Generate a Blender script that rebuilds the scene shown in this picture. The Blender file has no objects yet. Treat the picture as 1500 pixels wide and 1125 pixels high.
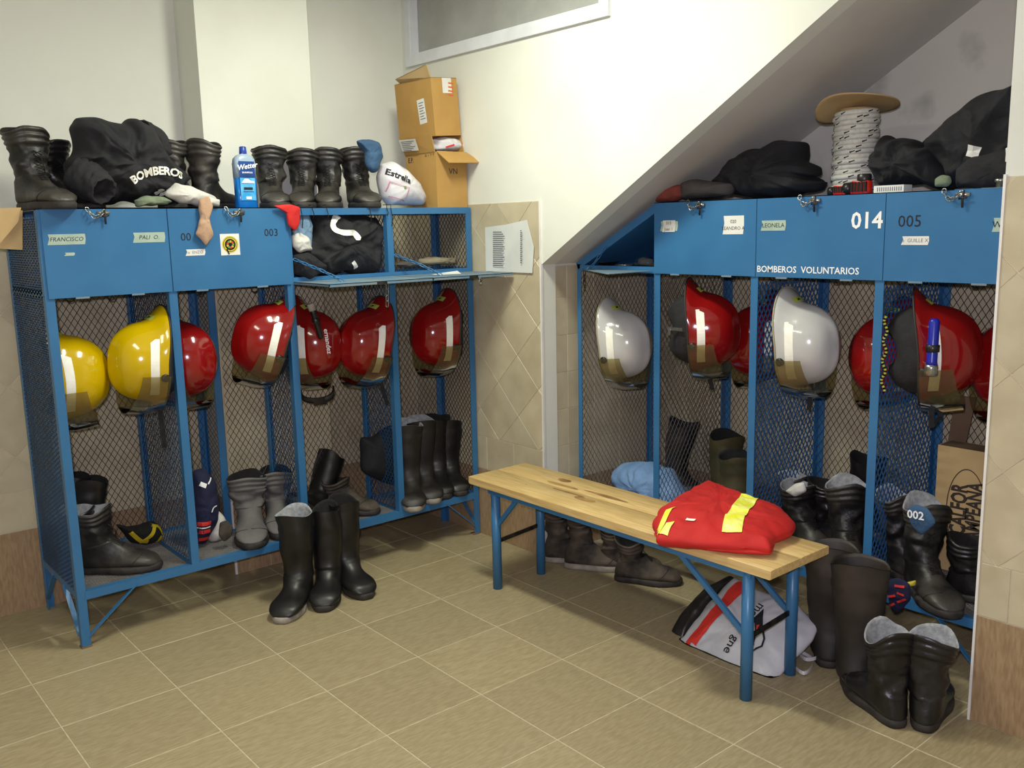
import bpy, math, random
from mathutils import Vector, Matrix, noise
from mathutils.bvhtree import BVHTree
PI = math.pi
R = math.radians
scene = bpy.context.scene
col = scene.collection
random.seed(7)

# ------------------------------------------------------------------ camera
cam_d = bpy.data.cameras.new('camera')
cam = bpy.data.objects.new('camera', cam_d)
col.objects.link(cam)
scene.camera = cam
YAW, PITCH, ROLL, CH, FPX = 0.698867736, 0.170021569, -0.0220198853, 1.65, 1346.577
Fv = Vector((math.sin(YAW)*math.cos(PITCH), math.cos(YAW)*math.cos(PITCH), -math.sin(PITCH)))
rv = Vector((math.cos(YAW), -math.sin(YAW), 0)); uv = rv.cross(Fv)
CR = rv*math.cos(ROLL)+uv*math.sin(ROLL); CU = uv*math.cos(ROLL)-rv*math.sin(ROLL)
cam.matrix_world = Matrix(((CR.x, CU.x, -Fv.x, 0), (CR.y, CU.y, -Fv.y, 0), (CR.z, CU.z, -Fv.z, CH), (0, 0, 0, 1)))
cam_d.sensor_width = 36; cam_d.lens = 36*FPX/1500; cam_d.clip_start = 0.02

# ------------------------------------------------------------------ world, lights, exposure
w = bpy.data.worlds.new('world'); scene.world = w; w.use_nodes = True
w.node_tree.nodes['Background'].inputs[0].default_value = (0.8, 0.85, 0.8, 1)
w.node_tree.nodes['Background'].inputs[1].default_value = 0.05
def area(name, loc, sx, sy, power, colr, tgt=None):
    l = bpy.data.lights.new(name, 'AREA'); l.shape = 'RECTANGLE'; l.size = sx; l.size_y = sy; l.energy = power; l.color = colr
    o = bpy.data.objects.new(name, l); col.objects.link(o); o.location = loc
    if tgt: o.rotation_euler = (Vector(tgt)-Vector(loc)).to_track_quat('-Z', 'Y').to_euler()
    return o
WARM = (0.98, 1.0, 0.84)
area('ceiling_tube', (2.0, 2.75, 2.95), 0.2, 0.7, 36, WARM)
area('ceiling_tube', (0.1, 2.0, 2.98), 0.3, 1.3, 17, WARM)
area('camera_flash', (-0.06, -0.02, 1.76), 0.07, 0.05, 38, (0.97, 0.90, 1.08), (2.0, 2.5, 1.0))
scene.view_settings.view_transform = 'Standard'
scene.view_settings.look = 'None'
scene.view_settings.gamma = 1
scene.view_settings.use_curve_mapping = False
scene.view_settings.exposure = 0.3

# ------------------------------------------------------------------ helpers
def ray(px, py): return Fv*FPX + CR*(px-750) - CU*(py-562.5)
def on(px, py, X=None, Y=None, Z=None, P=None, N=None):
    d = ray(px, py); o = Vector((0, 0, CH))
    if X is not None: t = X/d.x
    elif Y is not None: t = Y/d.y
    elif Z is not None: t = (Z-CH)/d.z
    else: t = (P-o).dot(N)/d.dot(N)
    return o+d*t

class MB:
    def __init__(s): s.v = []; s.f = []; s.m = []
    def add(s, vs, fs, m=0):
        k = len(s.v); s.v += [tuple(v) for v in vs]
        s.f += [tuple(i+k for i in f) for f in fs]; s.m += [m]*len(fs); return s
    def box(s, a, b, m=0, M=None):
        x0, y0, z0 = a; x1, y1, z1 = b
        vs = [Vector(p) for p in ((x0,y0,z0),(x1,y0,z0),(x1,y1,z0),(x0,y1,z0),(x0,y0,z1),(x1,y0,z1),(x1,y1,z1),(x0,y1,z1))]
        if M is not None: vs = [M @ v for v in vs]
        return s.add(vs, [(0,3,2,1),(4,5,6,7),(0,1,5,4),(1,2,6,5),(2,3,7,6),(3,0,4,7)], m)
    def bar(s, a, b, w=0.02, h=0.02, m=0, up=(0,0,1)):
        a = Vector(a); b = Vector(b); d = (b-a).normalized(); u = Vector(up)
        if abs(d.dot(u)) > .99: u = Vector((0,1,0))
        x = d.cross(u).normalized()*w/2; y = x.cross(d).normalized()*h/2
        vs = [a-x-y, a+x-y, a+x+y, a-x+y, b-x-y, b+x-y, b+x+y, b-x+y]
        return s.add(vs, [(0,1,2,3),(7,6,5,4),(0,4,5,1),(1,5,6,2),(2,6,7,3),(3,7,4,0)], m)
    def tube(s, pts, r=0.01, n=8, m=0, cap=True):
        pts = [Vector(p) for p in pts]; rings = []
        up = Vector((0.13, 0.21, 0.97))
        for i, p in enumerate(pts):
            d = (pts[min(i+1, len(pts)-1)]-pts[max(i-1, 0)])
            d = d.normalized() if d.length > 1e-9 else Vector((0,0,1))
            x = d.cross(up)
            if x.length < .05: x = d.cross(Vector((1,0,0)))
            x.normalize(); y = d.cross(x)
            rr = r[i] if isinstance(r, (list, tuple)) else r
            rings.append([p+(x*math.cos(2*PI*k/n)+y*math.sin(2*PI*k/n))*rr for k in range(n)])
        return s.loft(rings, m, cap, cap)
    def loft(s, rings, m=0, c0=True, c1=True, closed=True):
        n = len(rings[0]); vs = [v for r_ in rings for v in r_]; fs = []
        for i in range(len(rings)-1):
            for k in range(n if closed else n-1):
                a = i*n+k; b = i*n+(k+1) % n
                fs.append((a, b, b+n, a+n))
        if c0: fs.append(tuple(range(n))[::-1])
        if c1: fs.append(tuple(range((len(rings)-1)*n, len(rings)*n)))
        return s.add(vs, fs, m)
    def lathe(s, prof, n=24, m=0, c=(0,0,0), c0=True, c1=True, M=None):
        rings = [[Vector((c[0]+r*math.cos(2*PI*k/n), c[1]+r*math.sin(2*PI*k/n), c[2]+z)) for k in range(n)] for r, z in prof]
        if M is not None: rings = [[M @ v for v in rg] for rg in rings]
        return s.loft(rings, m, c0, c1)
    def prism(s, pts, d, m=0):            # polygon pts extruded by vector d
        n = len(pts); pts = [Vector(p) for p in pts]; d = Vector(d)
        return s.add(pts+[p+d for p in pts], [tuple(range(n))[::-1], tuple(range(n, 2*n))]+[(i, (i+1) % n, n+(i+1) % n, n+i) for i in range(n)], m)
    def mesh(s, name, mats, smooth=False):
        me = bpy.data.meshes.new(name); me.from_pydata(s.v, [], s.f)
        for m_ in (mats if isinstance(mats, (list, tuple)) else [mats]): me.materials.append(m_)
        me.polygons.foreach_set('material_index', s.m)
        if smooth: me.polygons.foreach_set('use_smooth', [True]*len(s.f))
        me.validate(); me.update(); return me
    def build(s, name, mats, parent=None, smooth=False, loc=None):
        o = bpy.data.objects.new(name, s.mesh(name, mats, smooth)); col.objects.link(o)
        if parent: o.parent = parent
        if loc is not None: o.location = loc
        if smooth == 'auto' or smooth is True: pass
        return o
def flush_autosmooth(o, ang=40):
    me = o.data
    me.polygons.foreach_set('use_smooth', [True]*len(me.polygons))
    me.set_sharp_from_angle(angle=R(ang))
    return o
def tag(o, label=None, cat=None, group=None, kind=None):
    if label: o['label'] = label
    if cat: o['category'] = cat
    if group: o['group'] = group
    if kind: o['kind'] = kind
    return o
def thing(name, label, cat, loc=(0,0,0), rotz=0, group=None, rot=None):
    o = bpy.data.objects.new(name, None); col.objects.link(o); o.location = loc
    o.rotation_euler = rot if rot is not None else (0, 0, rotz); o.empty_display_size = .05
    return tag(o, label, cat, group)
def kids(o): return [c for c in bpy.data.objects if c.parent == o]

# ------------------------------------------------------------------ materials
def lin(c):
    if isinstance(c, str):
        c = [int(c[i:i+2], 16)/255 for i in (0, 2, 4)]
    return tuple(((x/12.92) if x <= .04045 else ((x+.055)/1.055)**2.4) for x in c)
def mat(name, c, rough=.6, c2=None, scale=8, metal=0, bump=0, bscale=40, stretch=None, spec=.5, coat=0, dist=.01, rand=0, alpha=None, detail=6, lo=.35, hi=.65, noise_out=False):
    m = bpy.data.materials.new(name); m.use_nodes = True; nt = m.node_tree; N = nt.nodes; L = nt.links
    b = N['Principled BSDF']; c = lin(c)
    b.inputs['Base Color'].default_value = (*c, 1); b.inputs['Roughness'].default_value = rough; b.inputs['Metallic'].default_value = metal
    b.inputs['Specular IOR Level'].default_value = spec; b.inputs['Coat Weight'].default_value = coat; b.inputs['Coat Roughness'].default_value = .08
    tc = N.new('ShaderNodeTexCoord'); vec = tc.outputs['Object']
    if rand:
        oi = N.new('ShaderNodeObjectInfo'); ad = N.new('ShaderNodeVectorMath'); ad.operation = 'MULTIPLY_ADD'
        ad.inputs[1].default_value = (37, 17, 23); L.new(oi.outputs['Random'], ad.inputs[0]); L.new(vec, ad.inputs[2]); vec = ad.outputs[0]
    if stretch:
        mp = N.new('ShaderNodeMapping'); mp.inputs['Scale'].default_value = stretch; L.new(vec, mp.inputs['Vector']); vec = mp.outputs[0]
    if c2 is not None:
        nz = N.new('ShaderNodeTexNoise'); nz.inputs['Scale'].default_value = scale; nz.inputs['Detail'].default_value = detail; L.new(vec, nz.inputs['Vector'])
        cr = N.new('ShaderNodeValToRGB'); cr.color_ramp.elements[0].position = lo; cr.color_ramp.elements[1].position = hi
        cr.color_ramp.elements[0].color = (*c, 1); cr.color_ramp.elements[1].color = (*lin(c2), 1)
        L.new(nz.outputs['Fac'], cr.inputs[0]); out = cr.outputs[0]
        if rand:
            hs = N.new('ShaderNodeHueSaturation'); mr = N.new('ShaderNodeMapRange'); mr.inputs['To Min'].default_value = 1-rand*.1; mr.inputs['To Max'].default_value = 1+rand*.1
            L.new(oi.outputs['Random'], mr.inputs['Value']); L.new(mr.outputs[0], hs.inputs['Value']); L.new(out, hs.inputs['Color']); out = hs.outputs[0]
        L.new(out, b.inputs['Base Color'])
    if bump:
        n2 = N.new('ShaderNodeTexNoise'); n2.inputs['Scale'].default_value = bscale; n2.inputs['Detail'].default_value = 5; L.new(vec, n2.inputs['Vector'])
        bp = N.new('ShaderNodeBump'); bp.inputs['Strength'].default_value = bump; bp.inputs['Distance'].default_value = dist
        L.new(n2.outputs['Fac'], bp.inputs['Height']); L.new(bp.outputs[0], b.inputs['Normal'])
    return m
def clear(name, tint, rough=.08, fac=.25):
    m = bpy.data.materials.new(name); m.use_nodes = True; nt = m.node_tree; N = nt.nodes; L = nt.links
    N.remove(N['Principled BSDF']); out = N['Material Output']
    t = N.new('ShaderNodeBsdfTransparent'); t.inputs[0].default_value = (*tint, 1)
    g = N.new('ShaderNodeBsdfGlossy'); g.inputs['Roughness'].default_value = rough; g.inputs[0].default_value = (.9, .9, .9, 1)
    d = N.new('ShaderNodeBsdfDiffuse'); d.inputs[0].default_value = (tint[0]*.45, tint[1]*.42, tint[2]*.3, 1)
    m1 = N.new('ShaderNodeMixShader'); m1.inputs[0].default_value = fac; L.new(t.outputs[0], m1.inputs[1]); L.new(d.outputs[0], m1.inputs[2])
    fr = N.new('ShaderNodeFresnel'); fr.inputs[0].default_value = 1.22
    m2 = N.new('ShaderNodeMixShader'); L.new(fr.outputs[0], m2.inputs[0]); L.new(m1.outputs[0], m2.inputs[1]); L.new(g.outputs[0], m2.inputs[2])
    L.new(m2.outputs[0], out.inputs[0]); return m
M = {}
M['floor'] = mat('floor_tile', 'a89a79', .42, '978968', 9, stretch=(2.5, 14, 1), rand=.5, bump=.08, bscale=60, dist=.002, detail=8)
M['grout'] = mat('grout', 'cbc2a3', .9, 'b3a98a', 30)
M['wtile'] = mat('wall_tile', 'c8bda0', .35, 'b9ad90', 7, rand=.45, detail=9)
M['btile'] = mat('baseboard_tile', 'a98f6e', .4, '94795b', 8, stretch=(14, 14, 2.5), rand=.5, detail=8)
M['wgrout'] = mat('wall_grout', 'd8ceb0', .9, 'c4baa0', 30)
M['plaster'] = mat('plaster', 'e3e4da', .9, 'd8d9cd', 1.7, bump=.15, bscale=45, dist=.004)
M['plaster_grey'] = mat('plaster_stair', 'd2cfc8', .9, 'c4c1ba', 2, bump=.1, bscale=45, dist=.003)
M['scuff'] = mat('plaster_scuffed', 'cfcdc2', .9, '8b8a82', 3.1, bump=.15, bscale=45, dist=.004, lo=.57, hi=.75)
M['white_trim'] = mat('white_trim', 'eceae4', .4, 'e0ded8', 10)
M['blue'] = mat('blue_paint', '37719f', .36, '326a99', 5, bump=.05, bscale=90, dist=.002)
M['blue_mesh'] = mat('blue_mesh_paint', '2a5f92', .45, '27507a', 15)
M['grey_mesh'] = mat('mesh_metal', '4c4a4c', .5, '3b393b', 15)
M['blue_dusty'] = mat('dusty_blue_sheet', '5c7f99', .6, '7b858a', 9)
M['rust'] = mat('rusty_foot', '6b4a35', .8, '8d6a4e', 40)
M['steel'] = mat('steel', 'b9b9b4', .3, '8f8f8a', 40, metal=.9)
M['dsteel'] = mat('dark_steel', '57524c', .45, '332f2c', 40, metal=.8)
M['wood'] = mat('pine_plank', 'd9bb80', .5, 'c3a267', 5, stretch=(14, 1.2, 14), bump=.05, bscale=12, detail=8)
M['card'] = mat('cardboard', 'b8904f', .8, 'ad8547', 6, bump=.05, bscale=30)
M['card2'] = mat('light_cardboard', 'c4a878', .8, 'b89b6b', 6, bump=.05, bscale=30)
M['cardb'] = mat('brown_cardboard', '6e5845', .8, '604b3a', 6)
M['leather'] = mat('black_leather', '131213', .34, '252323', 9, bump=.35, bscale=60, dist=.004)
M['leather_dusty'] = mat('dusty_black_leather', '181716', .46, '57514a', 7, bump=.4, bscale=50, dist=.004, lo=.42, hi=.82)
M['leather_grey'] = mat('grey_dirty_leather', '555352', .8, '6b6865', 8, bump=.4, bscale=40, dist=.005)
M['leather_mud'] = mat('muddy_leather', '2a2623', .8, '5c5145', 11, bump=.5, bscale=45, dist=.005)
M['rubber'] = mat('black_rubber', '121111', .4, '1d1b1a', 6, bump=.1, bscale=25, dist=.004)
M['rubber_dusty'] = mat('dusty_rubber', '1f1d1c', .5, '48423b', 6, bump=.15, bscale=30, dist=.004, lo=.45, hi=.8)
M['rubber_brown'] = mat('brown_rubber', '1f1b18', .55, '443a31', 5, bump=.2, bscale=30, dist=.004, lo=.4, hi=.75)
M['rubber_olive'] = mat('olive_muddy_rubber', '33301c', .6, '5a5232', 5, bump=.2, bscale=30, dist=.004)
M['sole_dark'] = mat('dark_sole', '1b1918', .7, '37322d', 20)
M['sole_light'] = mat('pale_sole', 'a39c90', .7, '847d72', 20)
M['lining'] = mat('grey_felt_lining', 'a9acae', .95, '8b8e90', 60, bump=.3, bscale=150)
M['lining_dark'] = mat('dark_lining', '1d1c1c', .95, '141313', 60)
M['lace'] = mat('black_lace', '141313', .8)
M['black_cloth'] = mat('black_cloth', '121216', .85, '1d1d22', 9, bump=.25, bscale=140, dist=.004)
M['black_cloth2'] = mat('charcoal_cloth', '19191c', .9, '262529', 9, bump=.25, bscale=140, dist=.004)
M['navy_cloth'] = mat('navy_cloth', '171b3d', .85, '101432', 9, bump=.2, bscale=140)
M['red_cloth'] = mat('red_cloth', 'c9201c', .75, 'b81816', 6, bump=.2, bscale=140, dist=.003)
M['tape_yellow'] = mat('yellow_reflective', 'f4f22c', .4, 'ffff8a', 18)
M['tape_white'] = mat('white_reflective', 'fdfdf4', .35, 'f6f4e4', 30)
M['white_cloth'] = mat('white_cloth', 'd2d0c9', .9, 'b9b7b0', 12, bump=.2, bscale=100)
M['green_cloth'] = mat('green_glove', '7d8a72', .9, '69765e', 12, bump=.2, bscale=100)
M['beige_cloth'] = mat('beige_sock', 'bd9c80', .9, 'ad8b70', 12, bump=.2, bscale=100)
M['beige_glove'] = mat('beige_glove', '9b9178', .9, '867c66', 12, bump=.2, bscale=100)
M['lightblue'] = mat('light_blue_cloth', '7d9fc9', .9, '6487b5', 12, bump=.3, bscale=100)
M['denim'] = mat('blue_rag', '3c5c7e', .9, '2f4c6b', 14, bump=.3, bscale=100)
M['bluegrey_cloth'] = mat('blue_grey_cloth', '7591ab', .9, '5f7c98', 14, bump=.3, bscale=100)
M['brownred'] = mat('brick_cloth', '94493a', .9, '7d3b2f', 14, bump=.3, bscale=100)
M['grey_cloth'] = mat('grey_cloth', '55504d', .9, '45413f', 10, bump=.2, bscale=100)
M['plastic_bag'] = mat('white_plastic_bag', 'dfdde0', .3, 'cfccd2', 8, bump=.3, bscale=25, dist=.006)
M['shop_bag'] = mat('white_shopping_bag', 'cfd1d6', .4, 'bfc2c8', 7, bump=.25, bscale=18, dist=.006)
M['black_plastic'] = mat('black_plastic', '151516', .35, '1f1f20', 8)
M['ink'] = mat('black_ink', '15151c', .7)
M['ink_grey'] = mat('grey_ink', '6d6d72', .8)
M['ink_brown'] = mat('brown_ink', '3a2f26', .8)
M['paper'] = mat('paper', 'd9dbd6', .85, 'cdd0cb', 6)
M['paper_label'] = mat('white_label', 'e4e4de', .7, 'd6d6cf', 9)
M['masking'] = mat('masking_tape', 'a9bcae', .75, '9cb0a2', 20)
M['white_ink'] = mat('white_lettering', 'f2f2f0', .6)
M['orange_ink'] = mat('orange_print', 'd9662c', .7)
M['red_ink'] = mat('red_print', 'd8332a', .6)
M['pink_ink'] = mat('pink_print', 'd38aa6', .6)
M['green_ink'] = mat('green_print', '5f9a4c', .6)
M['yellow_ink'] = mat('yellow_print', 'c9b93a', .6)
M['h_red'] = mat('red_helmet', '8f0f10', .14, '840d0e', 3, coat=.6)
M['h_yellow'] = mat('yellow_helmet', 'cfae00', .14, 'c5a500', 3, coat=.6)
M['h_white'] = mat('white_helmet', 'c9c9c6', .16, 'bebebb', 3, coat=.6)
M['h_brim'] = mat('helmet_edge_rubber', '2e2a26', .6)
M['h_brim_pale'] = mat('pale_edge', 'a19b80', .6)
M['liner'] = mat('helmet_liner', '19191b', .85, '232326', 30, bump=.2, bscale=90)
M['visor'] = clear('smoky_visor', (.78, .74, .60), .06, .10)
M['clearplastic'] = clear('clear_plastic', (.85, .87, .88), .1, .15)
M['lime'] = mat('lime_sticker', 'c3cf63', .5, 'a8b84c', 30)
M['cobalt'] = mat('cobalt_plastic', '1b28a8', .3, '17228f', 9)
M['cap_blue'] = mat('blue_cap', '1c3d9a', .35)
M['liquid'] = mat('blue_shampoo', '1272c4', .2, '0f65b3', 8)
M['bottle'] = mat('frosted_bottle', '9fb1c2', .25, '8fa2b5', 8)
M['label_navy'] = mat('navy_label', '142a66', .4, '1c4f9b', 12)
M['label_cyan'] = mat('cyan_label', '2f9bd8', .4, '69bde6', 22)
M['rope'] = mat('white_rope', 'd6d5cb', .85, 'c6c5ba', 60, bump=.4, bscale=200)
M['red_plastic'] = mat('red_plastic', 'd3261c', .35, 'c42018', 9)
M['yellow_shoe'] = mat('yellow_shoe_fabric', 'c8b417', .7, 'b09c12', 20)
M['glass'] = mat('frosted_glass', '9c9d98', .25, 'a7a8a3', 5, bump=.3, bscale=50, dist=.003)
M['alu'] = mat('white_aluminium', 'dfe2e6', .35, 'd5d8dc', 9)
M['pure_black'] = mat('dark_inside', '0b0b0c', .9)

# ------------------------------------------------------------------ room
XW, YW, YC, YP = 2.965, 4.40, 3.29, 1.20       # right wall plane, back wall plane, corner of the stair recess, pillar edge
XB = 3.735; CEIL = 3.05; TT = 1.765             # recess back wall, ceiling, top of the tiling
def struct(name, mb, m, smooth=False):
    o = mb.build(name, m, None, smooth); o['kind'] = 'structure'; return o
floor = struct('floor', MB().box((-2.1, -1.6, -.08), (3.95, 4.6, -.0012)), M['grout'])
tp = .3985
tile_me = MB()
h = tp/2-.0019
tile_me.loft([[Vector((sx*(h-e), sy*(h-e), z)) for sx, sy in ((-1,-1),(1,-1),(1,1),(-1,1))] for e, z in ((0, -.0034), (0, -.0012), (.0014, 0))], 0, False, True)
tile_me = tile_me.mesh('floor_tile', M['floor'])
for i in range(-6, 6):
    for j in range(-7, 4):
        cx = 1.466+tp*(i+.5); cy = 2.826+tp*(j+.5)
        if cx < -.9 or cx > 3.8 or cy > 4.45 or cy < .1: continue
        if cx > XW+.05 and (cy > YC or cy < YP-.1): continue
        o = bpy.data.objects.new('tile', tile_me); col.objects.link(o); o.parent = floor; o.location = (cx, cy, 0)
struct('ceiling', MB().box((-2.1, -1.6, CEIL), (3.95, 4.6, CEIL+.1)), M['plaster'])
struct('wall_left', MB().box((-2.1, -1.6, 0), (-2.0, 4.6, CEIL)), M['plaster'])
struct('wall_front', MB().box((-2.0, -1.6, 0), (3.95, -1.5, CEIL)), M['plaster'])
wb = struct('wall_back', MB().box((-2.0, YW, 0), (XW+.02, YW+.1, CEIL)), M['plaster'])
PX0, PX1, PYF = 1.712, 2.268, 4.165
pil = struct('pilaster', MB().box((PX0, PYF, 0), (PX1, YW, CEIL)), M['plaster'])
slope = .601
def soff(y): return 1.465+slope*(YC-y)
WY0, WY1, WZ0, WZ1 = 2.84, 4.335, 2.525, CEIL-.02     # window opening
mb = MB(); T = Vector((.09, 0, 0))
def wpoly(pts): mb.prism([(XW, y, z) for y, z in pts], T)
wpoly([(YC, 0), (YW, 0), (YW, WZ0), (YC, WZ0)])
wpoly([(WY1, WZ0), (YW, WZ0), (YW, CEIL), (WY1, CEIL)])
wpoly([(WY0, WZ0), (WY0, soff(WY0)), (YC, soff(YC)), (YC, WZ0)])
ys = YC-(CEIL-1.465)/slope
wpoly([(WY0, CEIL), (ys, CEIL), (YP, soff(YP)), (WY0, soff(WY0))])
wpoly([(-1.5, 0), (YP, 0), (YP, soff(YP)), (ys, CEIL), (-1.5, CEIL)])
wr = struct('wall_right', mb, M['plaster'])
mb = MB().prism([(XW+.09, YC, soff(YC)), (XW+.09, .5, soff(.5)), (XW+.09, .5, CEIL+.3), (XW+.09, YC, CEIL+.3)], (.8, 0, 0))
struct('stair_soffit', mb, M['plaster_grey'])
rs = struct('wall_recess_side', MB().box((XW+.09, YC+.008, 0), (3.95, YC+.1, 1.7)), M['plaster'])
rb = struct('wall_recess_back', MB().box((XB+.01, .3, 0), (XB+.1, YC+.1, CEIL)), M['scuff'])
rp = struct('wall_recess_end', MB().box((XW+.09, YP-.1, 0), (XB+.01, YP-.006, CEIL)), M['plaster'])

def clip(poly, a, b, c):        # keep a*x+b*y<=c
    out = []
    for i in range(len(poly)):
        p = poly[i]; q = poly[(i+1) % len(poly)]
        dp = a*p[0]+b*p[1]-c; dq = a*q[0]+b*q[1]-c
        if dp <= 0: out.append(p)
        if dp*dq < 0:
            t = dp/(dp-dq); out.append((p[0]+t*(q[0]-p[0]), p[1]+t*(q[1]-p[1])))
    return out
def area2(p): return abs(sum(p[i][0]*p[(i+1) % len(p)][1]-p[(i+1) % len(p)][0]*p[i][1] for i in range(len(p))))/2
def tiles(parent, to3, nrm, u0, u1, v0, v1, kind, size, m, name='wall_tile', uo=0., vo=0., extra=(), bond=None):
    """to3(u,v)->point on the wall face; tiles stand 6 mm proud"""
    t = .006; g = .0015; polys = []
    if kind == 'square':
        sv = size if bond is None else bond
        i0 = int((u0-uo)/size)-2; i1 = int((u1-uo)/size)+2
        for i in range(i0, i1):
            for j in range(int((v0-vo)/sv)-2, int((v1-vo)/sv)+2):
                a, b = uo+i*size, vo+j*sv
                polys.append([(a+g, b+g), (a+size-g, b+g), (a+size-g, b+sv-g), (a+g, b+sv-g)])
    else:
        d = size/math.sqrt(2); r_ = d-g*1.4
        for i in range(int((u0-uo)/d)-3, int((u1-uo)/d)+3):
            for j in range(int((v0-vo)/d)-3, int((v1-vo)/d)+3):
                if (i+j) % 2: continue
                a, b = uo+i*d, vo+j*d
                polys.append([(a-r_, b), (a, b-r_), (a+r_, b), (a, b+r_)])
    cache = {}
    for p in polys:
        for q in ((-1, 0, -u0-g), (1, 0, u1-g), (0, -1, -v0-g), (0, 1, v1-g))+tuple(extra): 
            if len(p) > 2: p = clip(p, *q)
        if len(p) < 3 or area2(p) < .0006: continue
        c = (p[0][0], p[0][1]); O = to3(*c)
        key = tuple((round(a-c[0], 4), round(b-c[1], 4)) for a, b in p)
        if key not in cache:
            q = MB(); n = len(p); nn = Vector(nrm)
            base = [Vector(to3(a, b))-Vector(O) for a, b in p]
            cen = sum(base, Vector())/n
            q.loft([base, [v+nn*(t-.001) for v in base], [v+nn*t+(cen-v).normalized()*.0012 for v in base]], 0, False, True)
            cache[key] = q.mesh(name, m)
        o = bpy.data.objects.new(name, cache[key]); col.objects.link(o); o.parent = parent; o.location = O
# grout backing sheets are part of the walls
def backing(parent, to3, nrm, u0, u1, v0, v1):
    n = Vector(nrm)*.0035
    MB().prism([to3(u0, v0), to3(u1, v0), to3(u1, v1), to3(u0, v1)], n).build('grout_bed', M['wgrout'], parent)
BB, RW = .37, .55
# left part of the right wall: base course, one straight row, then diamonds
f_w = lambda u, v: Vector((XW, u, v)); nW = (-1, 0, 0)
for (a, b, uo) in ((YC+.004, 4.38, 3.30), (.35, YP-.004, 1.195-.3985*3)):
    backing(wr, f_w, nW, a, b, 0, TT)
    tiles(wr, f_w, nW, a, b, .0, BB, 'square', .3985, M['btile'], 'baseboard_tile', uo, 0., bond=BB)
    tiles(wr, f_w, nW, a, b, BB, RW, 'square', .22, M['wtile'], 'wall_tile', uo, BB, bond=RW-BB)
    tiles(wr, f_w, nW, a, b, RW, TT, 'diamond', .22, M['wtile'], 'wall_tile', 1.142, 1.012)
f_b = lambda u, v: Vector((u, YW, v)); nB = (0, -1, 0)
backing(wb, f_b, nB, .1, PX0, 0, TT)
tiles(wb, f_b, nB, .1, PX0, 0, BB, 'square', .3985, M['btile'], 'baseboard_tile', .67, 0., bond=BB)
tiles(wb, f_b, nB, .1, PX0, BB, RW, 'square', .22, M['wtile'], 'wall_tile', .67, BB, bond=RW-BB)
tiles(wb, f_b, nB, .1, PX0, RW, TT, 'diamond', .22, M['wtile'], 'wall_tile', .7, 1.012)
backing(wb, f_b, nB, PX1, XW, 0, TT)
tiles(wb, f_b, nB, PX1, XW, 0, BB, 'square', .35, M['btile'], 'baseboard_tile', PX1, 0., bond=BB)
tiles(wb, f_b, nB, PX1, XW, BB, TT, 'square', .22, M['wtile'], 'wall_tile', PX1, BB)
f_p = lambda u, v: Vector((u, PYF, v))
backing(pil, f_p, nB, PX0, PX1, 0, TT)
tiles(pil, f_p, nB, PX0, PX1, 0, BB, 'square', .2, M['btile'], 'baseboard_tile', PX0-.02, .17, bond=.2)
tiles(pil, f_p, nB, PX0, PX1, BB, TT, 'square', .28, M['wtile'], 'wall_tile', PX0, BB)
f_ps = lambda u, v: Vector((PX0, u, v))
backing(pil, f_ps, nW, PYF, YW, 0, TT)
tiles(pil, f_ps, nW, PYF, YW, 0, BB, 'square', .24, M['btile'], 'baseboard_tile', PYF, 0., bond=BB)
f_s = lambda u, v: Vector((u, YC+.008, v))
backing(rs, f_s, nB, XW+.01, XB, 0, soff(YC)-.01)
tiles(rs, f_s, nB, XW+.01, XB, 0, BB, 'square', .3985, M['btile'], 'baseboard_tile', XW-.02, 0., bond=BB)
tiles(rs, f_s, nB, XW+.01, XB, BB, soff(YC)-.012, 'square', .186, M['wtile'], 'wall_tile', 3.131, BB)
f_r = lambda u, v: Vector((XB+.01, u, v))
backing(rb, f_r, nW, YP, YC, 0, 1.5)
tiles(rb, f_r, nW, YP, YC, 0, BB, 'square', .3985, M['btile'], 'baseboard_tile', YP, 0., bond=BB)
tiles(rb, f_r, nW, YP, YC, BB, 1.5, 'square', .22, M['wtile'], 'wall_tile', YP, BB)
# white corner strips
struct('trim_1', MB().box((XW-.008, YC-.004, 0), (XW+.004, YC+.005, TT+.006)), M['white_trim'])
struct('trim_2', MB().box((XW-.009, YP-.006, 0), (XW+.004, YP+.002, TT+.006)), M['white_trim'])
struct('trim_3', MB().box((PX0-.008, PYF-.009, 0), (PX0+.002, PYF+.002, BB)), M['white_trim'])
# window high on the right wall
win = tag(MB().box((XW+.03, WY0+.03, WZ0+.03), (XW+.04, WY1-.03, WZ1)).build('window_1', M['glass']), kind='structure')
mb = MB()
fw = .045
mb.box((XW-.018, WY0-.01, WZ0-.012), (XW+.05, WY1+.01, WZ0+fw-.012))
mb.box((XW-.017, WY0-.01, WZ0+fw-.012), (XW+.05, WY0+fw-.01, CEIL))
mb.box((XW-.017, WY1-fw+.01, WZ0+fw-.012), (XW+.05, WY1+.01, CEIL))
mb.box((XW-.012, WY0+fw-.01, WZ0+fw+.004), (XW+.03, WY0+fw+.004, CEIL))
mb.box((XW-.012, WY1-fw-.004, WZ0+fw+.004), (XW+.03, WY1-fw+.01, CEIL))
mb.box((XW-.012, WY0+fw-.009, WZ0+fw-.012), (XW+.03, WY1-fw+.009, WZ0+fw+.004))
mb.build('window_frame', M['alu'], win)

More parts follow.
